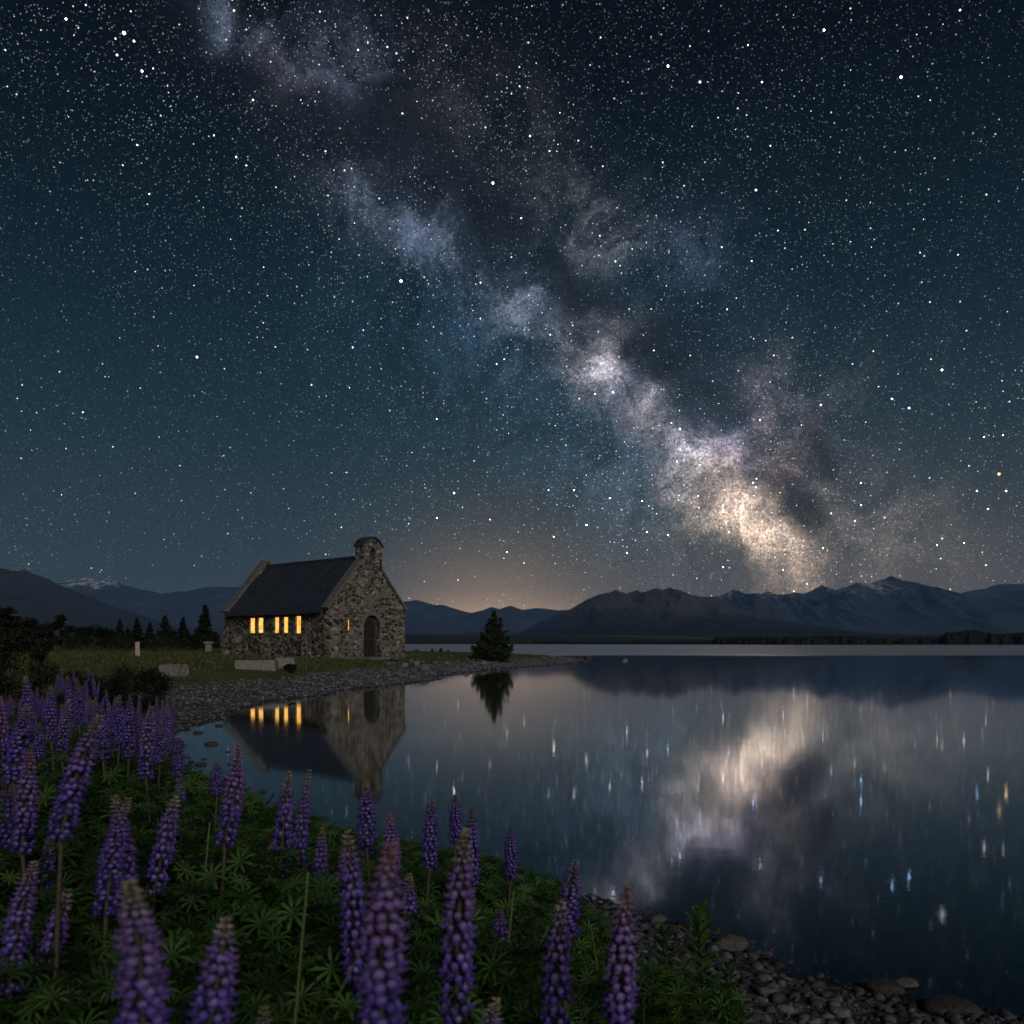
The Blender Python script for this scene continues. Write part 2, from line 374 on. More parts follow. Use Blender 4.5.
# ------------------------------------------------------------------ water
def water_mat():
    m, gg, b = mat('water'); nt = m.node_tree; nt.nodes.remove(b)
    co = objco(gg)
    sp = gg.n.new('ShaderNodeSeparateXYZ'); gg.l.new(co, sp.inputs[0])
    yy = gg.m('ADD', sp.outputs[1], gg.m('MULTIPLY', gg.noise(gg.v('MULTIPLY', co, (.004, .03, 0)), 1.0, 3), 40.0))
    ruff = gg.mr(yy, 125, 165, 0, 1, True)         # the wind ruffles the open lake beyond the bay
    gl = gg.n.new('ShaderNodeBsdfGlossy'); gl.distribution = 'GGX'
    gg.l.new(gg.m('MULTIPLY_ADD', ruff, .36, .050), gl.inputs['Roughness'])
    gl.inputs[0].default_value = (.92, .96, 1, 1)
    rip = gg.noise(gg.v('MULTIPLY', co, (.9, 1.3, 1)), 1.0, 3, .5)
    bp = gg.n.new('ShaderNodeBump'); bp.inputs['Strength'].default_value = .003; bp.inputs['Distance'].default_value = .25
    gg.l.new(rip, bp.inputs['Height'])
    fr = gg.n.new('ShaderNodeFresnel'); fr.inputs[0].default_value = 1.33
    gg.l.new(bp.outputs[0], gl.inputs['Normal'])
    tr = gg.n.new('ShaderNodeBsdfTransparent'); tr.inputs[0].default_value = (.30, .40, .46, 1)
    mx = gg.n.new('ShaderNodeMixShader'); gg.l.new(gg.mr(fr.outputs[0], .08, .52, .10, .90), mx.inputs[0])
    gg.l.new(tr.outputs[0], mx.inputs[1]); gg.l.new(gl.outputs[0], mx.inputs[2])
    gg.l.new(mx.outputs[0], nt.nodes['Material Output'].inputs[0]); return m
wx = spaced(-1200, 9000, 60, 0, 60.); wy = spaced(-400, 1300, 60, 0, 60.)
WX, WY = np.meshgrid(wx, wy); ii = np.arange(3600).reshape(60, 60)
me = arr_mesh('lake_water', np.stack([WX, WY, np.zeros_like(WX)], -1).reshape(-1, 3), np.stack([ii[:-1, :-1], ii[:-1, 1:], ii[1:, 1:], ii[1:, :-1]], -1).reshape(-1, 4))
tag(link('water', me, water_mat()), 'calm dark lake mirroring the stars and mountains', 'lake', kind='structure')

# ------------------------------------------------------------------ mountains
def mount_mat(name, c1, c2, snow_lo, snow_hi, snow=1.0, green=None):
    m, gg, b = mat(name); co = objco(gg)
    sp = gg.n.new('ShaderNodeSeparateXYZ'); gg.l.new(co, sp.inputs[0])
    n = gg.noise(gg.v('MULTIPLY', co, (1, .5, 1)), .004, 7, .65)
    c = gg.ramp(n, [(.3, c1), (.7, c2)])
    if green: c = gg.mix(gg.mr(sp.outputs[2], 60, 230, 1, 0), c, (*green, 1))
    if snow:
        n2 = gg.noise(gg.v('MULTIPLY', co, (1, .35, .7)), .02, 7, .75)
        h = gg.m('ADD', sp.outputs[2], gg.m('MULTIPLY', gg.m('SUBTRACT', n2, .5), 1100.0))
        c = gg.mix(gg.m('MULTIPLY', gg.mr(h, snow_lo, snow_hi, 0, 1), gg.m('MULTIPLY', attr(gg, 'snow', True), snow)), c, (.62, .66, .74, 1))
    gg.l.new(c, b.inputs['Base Color']); b.inputs['Roughness'].default_value = 1.0; b.inputs['Specular IOR Level'].default_value = .05
    return m
def mountain(name, label, pts, D, depth, m, seed, base=-20, rough=.30, snow_px=None, back=1500):
    pts = sorted(pts); xs = np.array([p[0] for p in pts], float); ys = np.array([p[1] for p in pts], float)
    u = np.linspace(xs[0], xs[-1], 900)
    prof = (HOR - np.interp(u, xs, ys)) / F * D + CAMH
    prof = prof + (fbm(u * .12, u * 0 + seed, 4, seed) - .5) * (prof * .045)
    tt = np.concatenate([-np.linspace(1, 0, 14)[:-1] ** 1.3, np.linspace(0, 1, 80)])
    U, T = np.meshgrid(u, tt)
    P = np.repeat(prof[None], len(tt), 0)
    X_ = (U - 512) / F * D * np.ones_like(T)
    Y_ = D - np.where(T > 0, T * depth, T * back)
    at_ = np.abs(T)
    rid = fbm(X_ / 420 + T * 1.2, T * 1.6 + seed * 3.1, 5, seed + 2, ridge=True, gain=.55)
    sl = (1 - at_) ** 1.25
    Hh = base + (P - base) * sl * (1 + (rid - .62) * 1.5 * np.minimum(at_ * 3, 1) * rough * 4 * .5)
    # keep spurs below the traced skyline
    cap = (P - CAMH) / D * Y_ * (1 - .05 * at_) + CAMH
    Hh = np.where((T > 0) & (P > 30), np.minimum(Hh, cap), Hh)
    # warp x a little so that spurs wander
    X_ = X_ + (fbm(T * 3, U / 60., 3, seed + 5) - .5) * 250 * at_ * (D / 8000)
    n1, n2 = T.shape; ii = np.arange(n1 * n2).reshape(n1, n2)
    me = arr_mesh(name, np.stack([X_, Y_, Hh], -1).reshape(-1, 3), np.stack([ii[:-1, :-1], ii[:-1, 1:], ii[1:, 1:], ii[1:, :-1]], -1).reshape(-1, 4)[:, ::-1])
    a = me.attributes.new('snow', 'FLOAT', 'POINT')
    sm = np.zeros_like(U)
    for (c_, w_) in (snow_px or []): sm += np.exp(-((U - c_) / w_) ** 2)
    a.data.foreach_set('value', np.clip(sm, 0, 1).astype(np.float32).ravel())
    return tag(link(name, me, m), label, 'mountains', kind='structure')
def ext(pts, lo=None, hi=None, sd=1):
    r = random.Random(sd); pts = list(pts); 
    if lo is not None:
        x = pts[0][0] - 40; y = pts[0][1]
        while x > lo: y = min(620, max(560, y + r.uniform(-12, 12))); pts.insert(0, (x, y)); x -= r.uniform(30, 60)
    if hi is not None:
        x = pts[-1][0] + 40; y = pts[-1][1]
        while x < hi: y = min(620, max(570, y + r.uniform(-12, 12))); pts.append((x, y)); x += r.uniform(30, 60)
    return pts
mA = mount_mat('hazed_rock', (.045, .055, .085), (.075, .085, .12), 610, 670)  # navy of the distant air is put into the rock colour
mB = mount_mat('brown_rock', (.075, .062, .058), (.115, .095, .085), 500, 700, snow=0, green=(.022, .028, .030))
mC = mount_mat('hazed_snow_rock', (.04, .05, .085), (.08, .085, .11), 470, 540)  # rock colour also carries painted blue haze, on top of the air volume
mD = mount_mat('dark_hill', (.035, .035, .035), (.055, .055, .05), 900, 1000, snow=0)
mountain('mountains', 'distant blue range behind the church with thin snow', ext([(56, 582), (70, 580), (86, 577), (97, 580), (109, 577), (122, 584), (142, 590), (162, 594), (183, 591), (203, 588), (218, 587), (244, 587),
    (290, 592), (340, 600), (380, 604), (400, 602), (416, 600), (431, 604), (447, 606), (462, 611), (472, 613), (484, 610), (491, 607), (500, 609), (511, 606), (522, 609.6), (541, 608), (559, 610.5), (600, 606), (660, 612), (720, 625)], lo=-700, sd=3),
    9500, 3500, mA, 1, snow_px=[(84, 26), (108, 12), (498, 26)])
mountain('mountains', 'dark nearer hill running down behind the trees at far left', ext([(0, 568), (13, 572), (25, 570), (51, 581), (70, 590), (100, 601), (140, 615), (180, 628), (240, 641)], lo=-700, sd=5), 5200, 2200, mD, 2)
mountain('mountains', 'snow streaked range across the lake behind the brown hill', ext([(640, 640), (690, 602), (700, 597), (719, 596), (735, 589), (747, 594), (754, 596), (768, 592), (776, 595), (795, 593), (804, 594), (822, 585), (836, 590), (858, 582), (868, 584),
    (890, 577), (906, 581), (944, 590), (969, 594), (1000, 606), (1060, 616)]), 8200, 3200, mC, 3, snow_px=[(738, 32), (778, 22), (830, 12), (868, 10)])
mountain('mountains', 'farthest blue ridge closing the right end of the lake', ext([(900, 612), (940, 600), (969, 591), (985, 589), (999, 583.6), (1024, 583.6)], hi=1900, sd=8), 11000, 3500, mA, 4)
mountain('mountains', 'broad brown hill beyond the middle of the lake', [(505, 641), (516, 635), (530, 628), (541, 622), (569, 610), (587, 599), (603, 593), (616, 590.6), (626, 593.5), (637, 590), (642, 592.5), (656, 587.5), (662, 589.6), (670, 587),
    (681, 590.6), (690, 595), (706, 597), (730, 606), (770, 617), (820, 628), (880, 637), (930, 641)], 5600, 2300, mB, 6)

# ------------------------------------------------------------------ far forest on the opposite shore
def far_forest():
    P, M_, cc = [], [], []
    T = []; TF = []
    n = 7
    for k, (r_, z_) in enumerate(((.30, 0), (.42, .18), (.30, .5), (.14, .8))):
        for j in range(n): T.append((r_ * math.cos(j * 2 * math.pi / n + k), r_ * math.sin(j * 2 * math.pi / n + k), z_))
    for k in range(3):
        for j in range(n):
            a_, b_ = k * n + j, k * n + (j + 1) % n; TF += [(a_, b_, b_ + n), (a_, b_ + n, a_ + n)]
    T.append((0, 0, 1)); 
    for j in range(n): TF.append((3 * n + j, 3 * n + (j + 1) % n, 4 * n))
    T = np.array(T); TF = np.array(TF)
    r = np.random.default_rng(4); cnt = 0
    while cnt < 8000:
        px = r.uniform(535, 1200); Yd = r.uniform(640, 1150)
        x = (px - 512) / F * Yd; s = float(lake_sd(x, Yd))
        if s < 4: continue
        if px < 700 and s > 30: continue
        if 850 < px < 945 and s > 45: continue
        if px < 850 and px > 700 and s > 150: continue
        hgt = r.uniform(3.5, 6.0) * (.6 + .8 * float(vnoise(np.array([px * .035]), np.array([3.3]))[0])) * (.55 if px < 715 else 1.0) * (1.5 if px > 945 else 1)
        z = float(ground(x, Yd)); P.append((x, Yd, z - .3)); M_.append(np.diag([hgt * r.uniform(.8, 2.2), hgt * r.uniform(.6, 1.1), hgt])); cnt += 1
        v = r.uniform(.7, 1.3); cc.append((.008 * v, .011 * v, .008 * v))
    V, Fc, c = scatter(T, TF, np.array(M_), np.array(P), np.array(cc))
    return arr_mesh('far_forest', V, Fc, c)
M_forest = tint_mat('far_foliage', .9, .4, .4)
tag(link('far_forest', far_forest(), M_forest), 'dark low forest along the opposite shore of the lake', 'forest', kind='stuff')

# ------------------------------------------------------------------ bright stars as real far bodies
def star_mat(name, sample):
    m, gg, b = mat(name); e = gg.n.new('ShaderNodeEmission'); gg.l.new(attr(gg, 'tint'), e.inputs[0]); e.inputs[1].default_value = 1.0
    gg.l.new(e.outputs[0], m.node_tree.nodes['Material Output'].inputs[0]); m.cycles.emission_sampling = sample; return m
def stars(lst, name, m, label):
    V, Fc, cc = [], [], []
    RR = 60000.0
    for (x, y, s, c) in lst:
        dd = px_dir(x, y); ctr = dd * RR; up = dd.cross(Vector((0, 0, 1))).normalized(); sd_ = dd.cross(up)
        rad = s / F * RR * dd.y; k0 = len(V)
        for j in range(6):
            a_ = j * math.pi / 3; V.append(ctr + up * (rad * math.cos(a_)) + sd_ * (rad * math.sin(a_))); cc.append(c)
        V.append(ctr - dd * rad * .5); cc.append(c)
        for j in range(6): Fc.append((k0 + j, k0 + (j + 1) % 6, k0 + 6))
    me = arr_mesh(name, np.array([v[:] for v in V]), Fc, np.array(cc), smooth=False)
    return tag(link(name, me, m), label, 'stars', kind='stuff')
WH, BL, OR, VI = (1, .97, .95), (.35, .6, 1), (1, .62, .25), (.5, .4, 1)
refl = [(723, 718, WH, 30), (783, 715, WH, 34), (627, 732, WH, 30), (668, 750, BL, 40), (647, 753, WH, 26), (729, 753, BL, 30), (823, 737, BL, 34), (610, 787, WH, 30), (642, 784, WH, 34),
        (698, 789, WH, 22), (753, 802, VI, 50), (861, 780, BL, 40), (861, 802, BL, 55), (1006, 794, OR, 60), (988, 776, WH, 26), (680, 856, WH, 45), (909, 877, BL, 70), (892, 886, BL, 55), (821, 880, BL, 50),
        (587, 760, WH, 20), (807, 701, WH, 20), (937, 740, WH, 22), (964, 742, WH, 26), (986, 720, WH, 18), (855, 764, WH, 18), (554, 748, WH, 40), (507, 733, WH, 20), (586, 760, WH, 24), (454, 792, WH, 45),
        (574, 795, WH, 30), (437, 767, WH, 22), (942, 915, WH, 70), (984, 848, WH, 40), (1003, 850, WH, 20), (613, 893, WH, 60), (524, 722, WH, 14), (458, 705, WH, 14), (760, 865, WH, 26), (700, 820, WH, 20)]
lst = []
for (x, y, c, b) in refl:
    lst.append((x, 2 * HOR - y, .52 + b * .004, tuple(k * b * .4 for k in c)))
for (x, y, s, c, b) in [(999, 474, 1.5, OR, 3.), (977, 491, .9, BL, 8), (66, 19, 1.0, WH, 8), (124, 33, 1.7, WH, 5), (134, 41, 1.0, WH, 5), (668, 66, 1.0, WH, 8), (901, 77, 1.3, WH, 6), (756, 190, 1.0, (1, .95, .5), 4), (530, 136, 1.0, BL, 4),
        (401, 281, 1.3, WH, 7), (493, 183, 1.2, WH, 5), (197, 357, 1.1, WH, 5), (700, 82, .9, WH, 6), (762, 82, .8, WH, 6), (824, 30, 1.1, WH, 6), (142, 71, 1.1, WH, 6), (117, 55, .9, WH, 6), (253, 100, .8, WH, 6), (960, 10, .9, WH, 5)]:
    lst.append((x, y, s, tuple(k * b for k in c)))
stars(lst, 'stars', star_mat('star_light', 'FRONT'), 'brightest white, blue and orange stars in the night sky')
r = np.random.default_rng(77); lst = []
for k in range(1500):
    x = r.uniform(-500, 1500); y = r.uniform(-500, 640)
    if y > 600 and r.random() < .5: continue
    b = .5 + 4.5 * r.random() ** 3; t = r.random()
    c = (.75, .88, 1) if t < .5 else ((1, .98, .95) if t < .93 else (1, .8, .6))
    lst.append((x, y, .36 + .42 * r.random() ** 4, tuple(q * b for q in c)))
stars(lst, 'stars', star_mat('faint_star_light', 'NONE'), 'smaller scattered stars all over the night sky')

# ------------------------------------------------------------------ night air over the lake
bm = bmesh.new(); vs = [bm.verts.new(p) for p in [(-26000, -700, -30), (26000, -700, -30), (26000, 18000, -30), (-26000, 18000, -30), (-26000, -700, 1150), (26000, -700, 1150), (26000, 18000, 1150), (-26000, 18000, 1150)]]
for f in [(3, 2, 1, 0), (4, 5, 6, 7), (0, 1, 5, 4), (1, 2, 6, 5), (2, 3, 7, 6), (3, 0, 4, 7)]: bm.faces.new([vs[i] for i in f])
mh = bpy.data.materials.new('haze'); mh.use_nodes = True; mh.node_tree.nodes.clear()
pv = mh.node_tree.nodes.new('ShaderNodeVolumePrincipled'); pv.inputs['Color'].default_value = (.24, .52, 1.0, 1); pv.inputs['Density'].default_value = 5.0e-5
ho = mh.node_tree.nodes.new('ShaderNodeOutputMaterial'); mh.node_tree.links.new(pv.outputs[0], ho.inputs['Volume'])
tag(link('haze', bm_mesh('haze', bm), mh), 'thin blue night air between the shore and the mountains', 'haze', kind='stuff')

# ------------------------------------------------------------------ church
cz = float(ground(*(CH + Fd * 2.5 - Ld * .3))) + .02
church = empty('stone_church', (CH[0], CH[1], cz), math.atan2(Fd[1], Fd[0]))
tag(church, 'small stone church with lit narrow windows and slate roof on the lake shore', 'church')
Wd, Ln, EV, TK = 6.25, 12.0, 3.05, .5
def prism(bm, outline, holes, axis, o, th):
    """extruded plate with openings; axis 'v': outline in (u,z) at v=o..o+th, axis 'u': outline in (v,z) at u=o..o+th"""
    def P(a_, z_, k): return (a_, k, z_) if axis == 'v' else (k, a_, z_)
    for k in (o, o + th):
        es = []
        for loop in [outline] + holes:
            vs = [bm.verts.new(P(a_, z_, k)) for a_, z_ in loop]
            es += [bm.edges.new((vs[i], vs[(i + 1) % len(vs)])) for i in range(len(vs))]
        bmesh.ops.triangle_fill(bm, edges=es, use_beauty=True)
    for loop in [outline] + holes:
        n = len(loop)
        for i in range(n):
            a_, b_ = loop[i], loop[(i + 1) % n]
            bm.faces.new([bm.verts.new(P(*a_, o)), bm.verts.new(P(*b_, o)), bm.verts.new(P(*b_, o + th)), bm.verts.new(P(*a_, o + th))])
    bmesh.ops.remove_doubles(bm, verts=bm.verts, dist=1e-4)
def arch(c, w_, z0, z1, n=10, point=.15):
    """gothic-ish arched opening"""
    hw = w_ / 2; spring = z1 - hw * (1 + point); L_ = [(c - hw, z0), (c + hw, z0)]
    for i in range(n + 1):
        a_ = math.pi * i / n; L_.append((c + hw * math.cos(a_), spring + (z1 - spring) * math.sin(a_)))
    return L_
def box(bm, x0, x1, y0, y1, z0, z1, taper=0):
    vs = [bm.verts.new(p) for p in [(x0, y0, z0), (x1, y0, z0), (x1, y1, z0), (x0, y1, z0), (x0 + taper, y0 + taper, z1), (x1 - taper, y0 + taper, z1), (x1 - taper, y1 - taper, z1), (x0 + taper, y1 - taper, z1)]]
    for f in [(3, 2, 1, 0), (4, 5, 6, 7), (0, 1, 5, 4), (1, 2, 6, 5), (2, 3, 7, 6), (3, 0, 4, 7)]: bm.faces.new([vs[i] for i in f])
def rough_edges(bm, amt, cuts=1):
    if cuts: bmesh.ops.subdivide_edges(bm, edges=bm.edges[:], cuts=cuts, use_grid_fill=True)
    for v in bm.verts: v.co += Vector([random.uniform(-amt, amt) for _ in range(3)])
APEX = 6.95; SH = EV + .12
gab = [(0, -.4), (Wd, -.4), (Wd, SH), (Wd / 2 + .55, APEX - .72), (Wd / 2 - .55, APEX - .72), (0, SH)]
DC, DW = 3.35, 1.35
bm = bmesh.new(); prism(bm, gab, [arch(DC, DW, .12, 2.82), [(1.425, 1.82), (1.595, 1.82), (1.595, 2.5), (1.425, 2.5)]], 'v', 0, TK)
link('wall', bm_mesh('front_wall', bm), M_wall, church)
bm = bmesh.new(); prism(bm, [(0, -.4), (Wd, -.4), (Wd, SH), (Wd / 2, APEX + .02), (0, SH)], [], 'v', Ln - TK, TK)
link('wall', bm_mesh('rear_wall', bm), M_wall, church)
WIN = [(3.31, .58, 1.62, 2.76), (4.70, .56, 1.66, 2.72), (5.72, .56, 1.66, 2.72), (7.60, .66, 1.68, 2.72), (8.58, .66, 1.68, 2.72)]
bm = bmesh.new(); prism(bm, [(TK, -.4), (Ln - TK, -.4), (Ln - TK, EV), (TK, EV)], [[(c - w_ / 2, z0), (c + w_ / 2, z0), (c + w_ / 2, z1), (c - w_ / 2, z1)] for c, w_, z0, z1 in WIN], 'u', 0, TK)
link('wall', bm_mesh('lake_side_wall', bm), M_wall, church)
bm = bmesh.new(); prism(bm, [(TK, -.4), (Ln - TK, -.4), (Ln - TK, EV), (TK, EV)], [], 'u', Wd - TK, TK)
link('wall', bm_mesh('far_side_wall', bm), M_wall, church)
def window(c, w_, z0, z1, axis='u', rec=.10):
    def bx(bm, a0, a1, b0, b1, z0_, z1_):
        if axis == 'u': box(bm, b0, b1, a0, a1, z0_, z1_)
        else: box(bm, a0, a1, b0, b1, z0_, z1_)
    bm = bmesh.new(); t = .022
    bx(bm, c - w_ / 2, c - w_ / 2 + t, rec - .02, rec + .05, z0, z1); bx(bm, c + w_ / 2 - t, c + w_ / 2, rec - .02, rec + .05, z0, z1)
    bx(bm, c - w_ / 2 + t, c + w_ / 2 - t, rec - .02, rec + .05, z0, z0 + t); bx(bm, c - w_ / 2 + t, c + w_ / 2 - t, rec - .02, rec + .05, z1 - t, z1)
    f = link('window', bm_mesh('window_frame', bm), M_iron, church)
    bm = bmesh.new(); bx(bm, c - w_ / 2 + t, c + w_ / 2 - t, rec, rec + .02, z0 + t, z1 - t); link('pane', bm_mesh('pane', bm), M_pane, f)
    bm = bmesh.new(); nb = 4
    for k in range(1, nb): zz = z0 + (z1 - z0) * k / nb; bx(bm, c - w_ / 2 + t, c + w_ / 2 - t, rec - .006, rec - .002, zz - .004, zz + .004)
    bx(bm, c - .004, c + .004, rec - .0065, rec - .0015, z0 + t, z1 - t)
    link('glazing_bar', bm_mesh('glazing_bar', bm), M_iron, f)
    bm = bmesh.new(); bx(bm, c - w_ / 2 - .08, c + w_ / 2 + .08, -.05, rec - .022, z0 - .1, z0 - .002); link('sill', bm_mesh('sill', bm), M_dress, f)
for a_ in WIN: window(*a_)
window(1.51, .17, 1.82, 2.5, 'v', .12)
# door set deep in its arched porch
bm = bmesh.new(); L0 = arch(DC, DW, .12, 2.82); L1 = arch(DC, DW - .36, .12, 2.58)
n = len(L0)
prism(bm, L0, [], 'v', .34, .02)
door_back = link('door_surround', bm_mesh('door_surround', bm), M_iron, church)
bm = bmesh.new()
prism(bm, arch(DC - .02, DW - .40, .13, 2.52), [], 'v', .28, .05); dr = link('door', bm_mesh('door', bm), M_wood, church)
for zz in (.5, 1.2, 1.9): bm = bmesh.new(); box(bm, DC - .44, DC + .30, .265, .279, zz, zz + .06); link('hinge', bm_mesh('hinge', bm), M_iron, dr)
bm = bmesh.new(); box(bm, DC + .30, DC + .36, .22, .279, 1.0, 1.12); link('handle', bm_mesh('handle', bm), M_iron, dr)
bm = bmesh.new()                                   # voussoirs round the arch
spring = 2.82 - DW / 2 * 1.15
for i in range(11):
    a0, a1 = math.pi * i / 11 + .012, math.pi * (i + 1) / 11 - .012
    ring = []
    for yv in (-.05, .06):
        for (aa, rr) in ((a0, 0), (a1, 0), (a1, .26), (a0, .26)):
            ring.append(bm.verts.new((DC + (DW / 2 + rr + .003) * math.cos(aa), yv, spring + ((2.82 - spring) + rr + .003) * math.sin(aa))))
    for f in [(0, 1, 2, 3), (7, 6, 5, 4), (0, 4, 5, 1), (1, 5, 6, 2), (2, 6, 7, 3), (3, 7, 4, 0)]: bm.faces.new([ring[q] for q in f])
link('door_arch', bm_mesh('door_arch', bm), M_dress, church)
bm = bmesh.new(); box(bm, DC - 1.3, DC + 1.3, -.75, -.002, -.3, .1, .03); rough_edges(bm, .008, 2); link('doorstep', bm_mesh('doorstep', bm), M_dress, church)
# roof slopes
RZ = APEX - .42
half = Wd / 2
def roof(side):
    bm = bmesh.new(); n1, n2 = 24, 10
    def P(i, j, dz):
        v_ = TK + .003 + (Ln - 2 * TK - .006) * i / n1; t = j / n2
        u_ = -.28 + (half + .28) * t; z_ = EV - .10 + (RZ - EV + .10) * t + .015 * math.sin(i * 1.7 + j)
        if side > 0: u_ = Wd - u_
        return (u_, v_, z_ + dz)
    for dz in (0, .12):
        g_ = [[bm.verts.new(P(i, j, dz)) for j in range(n2 + 1)] for i in range(n1 + 1)]
        for i in range(n1):
            for j in range(n2): bm.faces.new((g_[i][j], g_[i + 1][j], g_[i + 1][j + 1], g_[i][j + 1]))
        if dz == 0: g0 = g_
    for i in range(n1): bm.faces.new((g0[i][0], g0[i + 1][0], g_[i + 1][0], g_[i][0])); bm.faces.new((g0[i][n2], g0[i + 1][n2], g_[i + 1][n2], g_[i][n2]))
    for j in range(n2): bm.faces.new((g0[0][j], g0[0][j + 1], g_[0][j + 1], g_[0][j])); bm.faces.new((g0[n1][j], g0[n1][j + 1], g_[n1][j + 1], g_[n1][j]))
    return bm_mesh('roof', bm)
for s_ in (-1, 1): link('roof', roof(s_), M_slate, church)
bm = bmesh.new(); box(bm, half - .12, half + .12, TK + .004, Ln - TK - .004, RZ + .06, RZ + .2, .03); link('ridge_cap', bm_mesh('ridge_cap', bm), M_slate, church)
bm = bmesh.new(); box(bm, -.40, -.285, TK + .01, Ln - TK - .01, EV - .17, EV - .06); link('gutter', bm_mesh('gutter', bm), M_iron, church)
# copings on both gables
def coping(v0, v1, stop):
    for sgn in (-1, 1):
        bm = bmesh.new(); ns = 9; p0 = (-.14, SH - .05); p1 = (half - stop, APEX + .04 - stop * (APEX - SH) / half)
        dx_, dz_ = p1[0] - p0[0], p1[1] - p0[1]; ln = math.hypot(dx_, dz_); nx_, nz_ = -dz_ / ln, dx_ / ln
        for k in range(ns):
            a_, b_ = k / ns + .002, (k + 1) / ns - .002; q = []
            for v_ in (v0, v1):
                for (t, h_) in ((a_, .005), (b_, .005), (b_, .16), (a_, .16)):
                    u_ = p0[0] + dx_ * t + nx_ * h_; z_ = p0[1] + dz_ * t + nz_ * h_
                    q.append(bm.verts.new((u_ if sgn < 0 else Wd - u_, v_ + random.uniform(-.006, .006), z_)))
            for f in [(0, 1, 2, 3), (7, 6, 5, 4), (0, 4, 5, 1), (1, 5, 6, 2), (2, 6, 7, 3), (3, 7, 4, 0)]: bm.faces.new([q[i_] for i_ in f])
        link('coping', bm_mesh('coping', bm), M_cope, church)
coping(-.06, TK + .10, .62); coping(Ln - TK - .14, Ln + .06, 0)
# bell cote over the front gable
BW, BD, B0, B1 = 1.6, .80, APEX - 1.15, APEX + .30
bm = bmesh.new()
hw = BW / 2; half += .22
out = [(half - hw, B0), (half + hw, B0), (half + hw, B1), (half + hw * .62, B1 + .34), (half + hw * .2, B1 + .5), (half - hw * .2, B1 + .5), (half - hw * .62, B1 + .34), (half - hw, B1)]
prism(bm, out, [arch(half + .05, .42, APEX - .72, APEX + .2)], 'v', -.10, BD)
bc = link('bell_cote', bm_mesh('bell_cote', bm), M_wall, church)
bm = bmesh.new()
cap = [(half - hw - .05, B1 - .02), (half - hw * .66, B1 + .36), (half - hw * .2, B1 + .54), (half + hw * .2, B1 + .54), (half + hw * .66, B1 + .36), (half + hw + .05, B1 - .02)]
for i in range(5):
    q = []
    for v_ in (-.2, BD + .02):
        for (p_, h_) in ((cap[i], .003), (cap[i + 1], .003), (cap[i + 1], .12), (cap[i], .12)): q.append(bm.verts.new((p_[0], v_, p_[1] + h_)))
    for f in [(0, 1, 2, 3), (7, 6, 5, 4), (0, 4, 5, 1), (1, 5, 6, 2), (2, 6, 7, 3), (3, 7, 4, 0)]: bm.faces.new([q[i_] for i_ in f])
bmesh.ops.remove_doubles(bm, verts=bm.verts, dist=1e-4)
link('cap_stone', bm_mesh('cap_stone', bm), M_slate, bc)
bm = bmesh.new(); rings = [(.02, .0), (.06, -.02), (.08, -.1), (.10, -.2), (.15, -.27)]; prev = None
for r_, z_ in rings:
    cur = [bm.verts.new((half + .05 + r_ * math.cos(a_ * math.pi / 6), .32 + r_ * math.sin(a_ * math.pi / 6), APEX + z_)) for a_ in range(12)]
    if prev:
        for i in range(12): bm.faces.new((prev[i], prev[(i + 1) % 12], cur[(i + 1) % 12], cur[i]))
    prev = cur
link('bell', bm_mesh('bell', bm, True), M_bell, bc)
half -= .22
# sloped buttresses, quoins and a battered plinth
def wedge(bm, v0, v1, dep, z1, z2):
    q = [(-dep, v0, -.4), (-dep, v1, -.4), (-dep, v1, z1), (-dep, v0, z1), (-.003, v0, -.4), (-.003, v1, -.4), (-.003, v1, z2), (-.003, v0, z2)]
    vs = [bm.verts.new(p) for p in q]
    for f in [(0, 1, 2, 3), (4, 7, 6, 5), (0, 3, 7, 4), (1, 5, 6, 2), (3, 2, 6, 7), (0, 4, 5, 1)]: bm.faces.new([vs[i_] for i_ in f])
for v0, z1 in ((1.9, 1.25), (6.45, 1.1), (9.9, 1.2)):
    bm = bmesh.new(); wedge(bm, v0, v0 + .55, .42, z1, z1 + .5); link('buttress', bm_mesh('buttress', bm), M_wall, church)
bm = bmesh.new(); wedge(bm, Ln - .45, Ln + .002, .35, 1.3, 2.2); link('buttress', bm_mesh('buttress', bm), M_wall, church)
bm = bmesh.new()
z_ = -.2; k = 0
while z_ < SH - .25:
    h_ = random.uniform(.22, .34); a_, b_ = (.62, .34) if k % 2 else (.34, .62)
    a_ *= random.uniform(.85, 1.15); b_ *= random.uniform(.85, 1.15)
    box(bm, -.025, a_, -.025, .0 - .002, z_ + .01, z_ + h_ - .01); box(bm, -.025, -.002, -.0, b_, z_ + .01, z_ + h_ - .01)
    z_ += h_; k += 1
link('corner_stone', bm_mesh('corner_stone', bm), masonry('quoin_stone', 2.0, 3.6, 1.15), church)
bm = bmesh.new(); box(bm, 4.75, 4.85, -.03, -.003, 1.2, 1.5); 

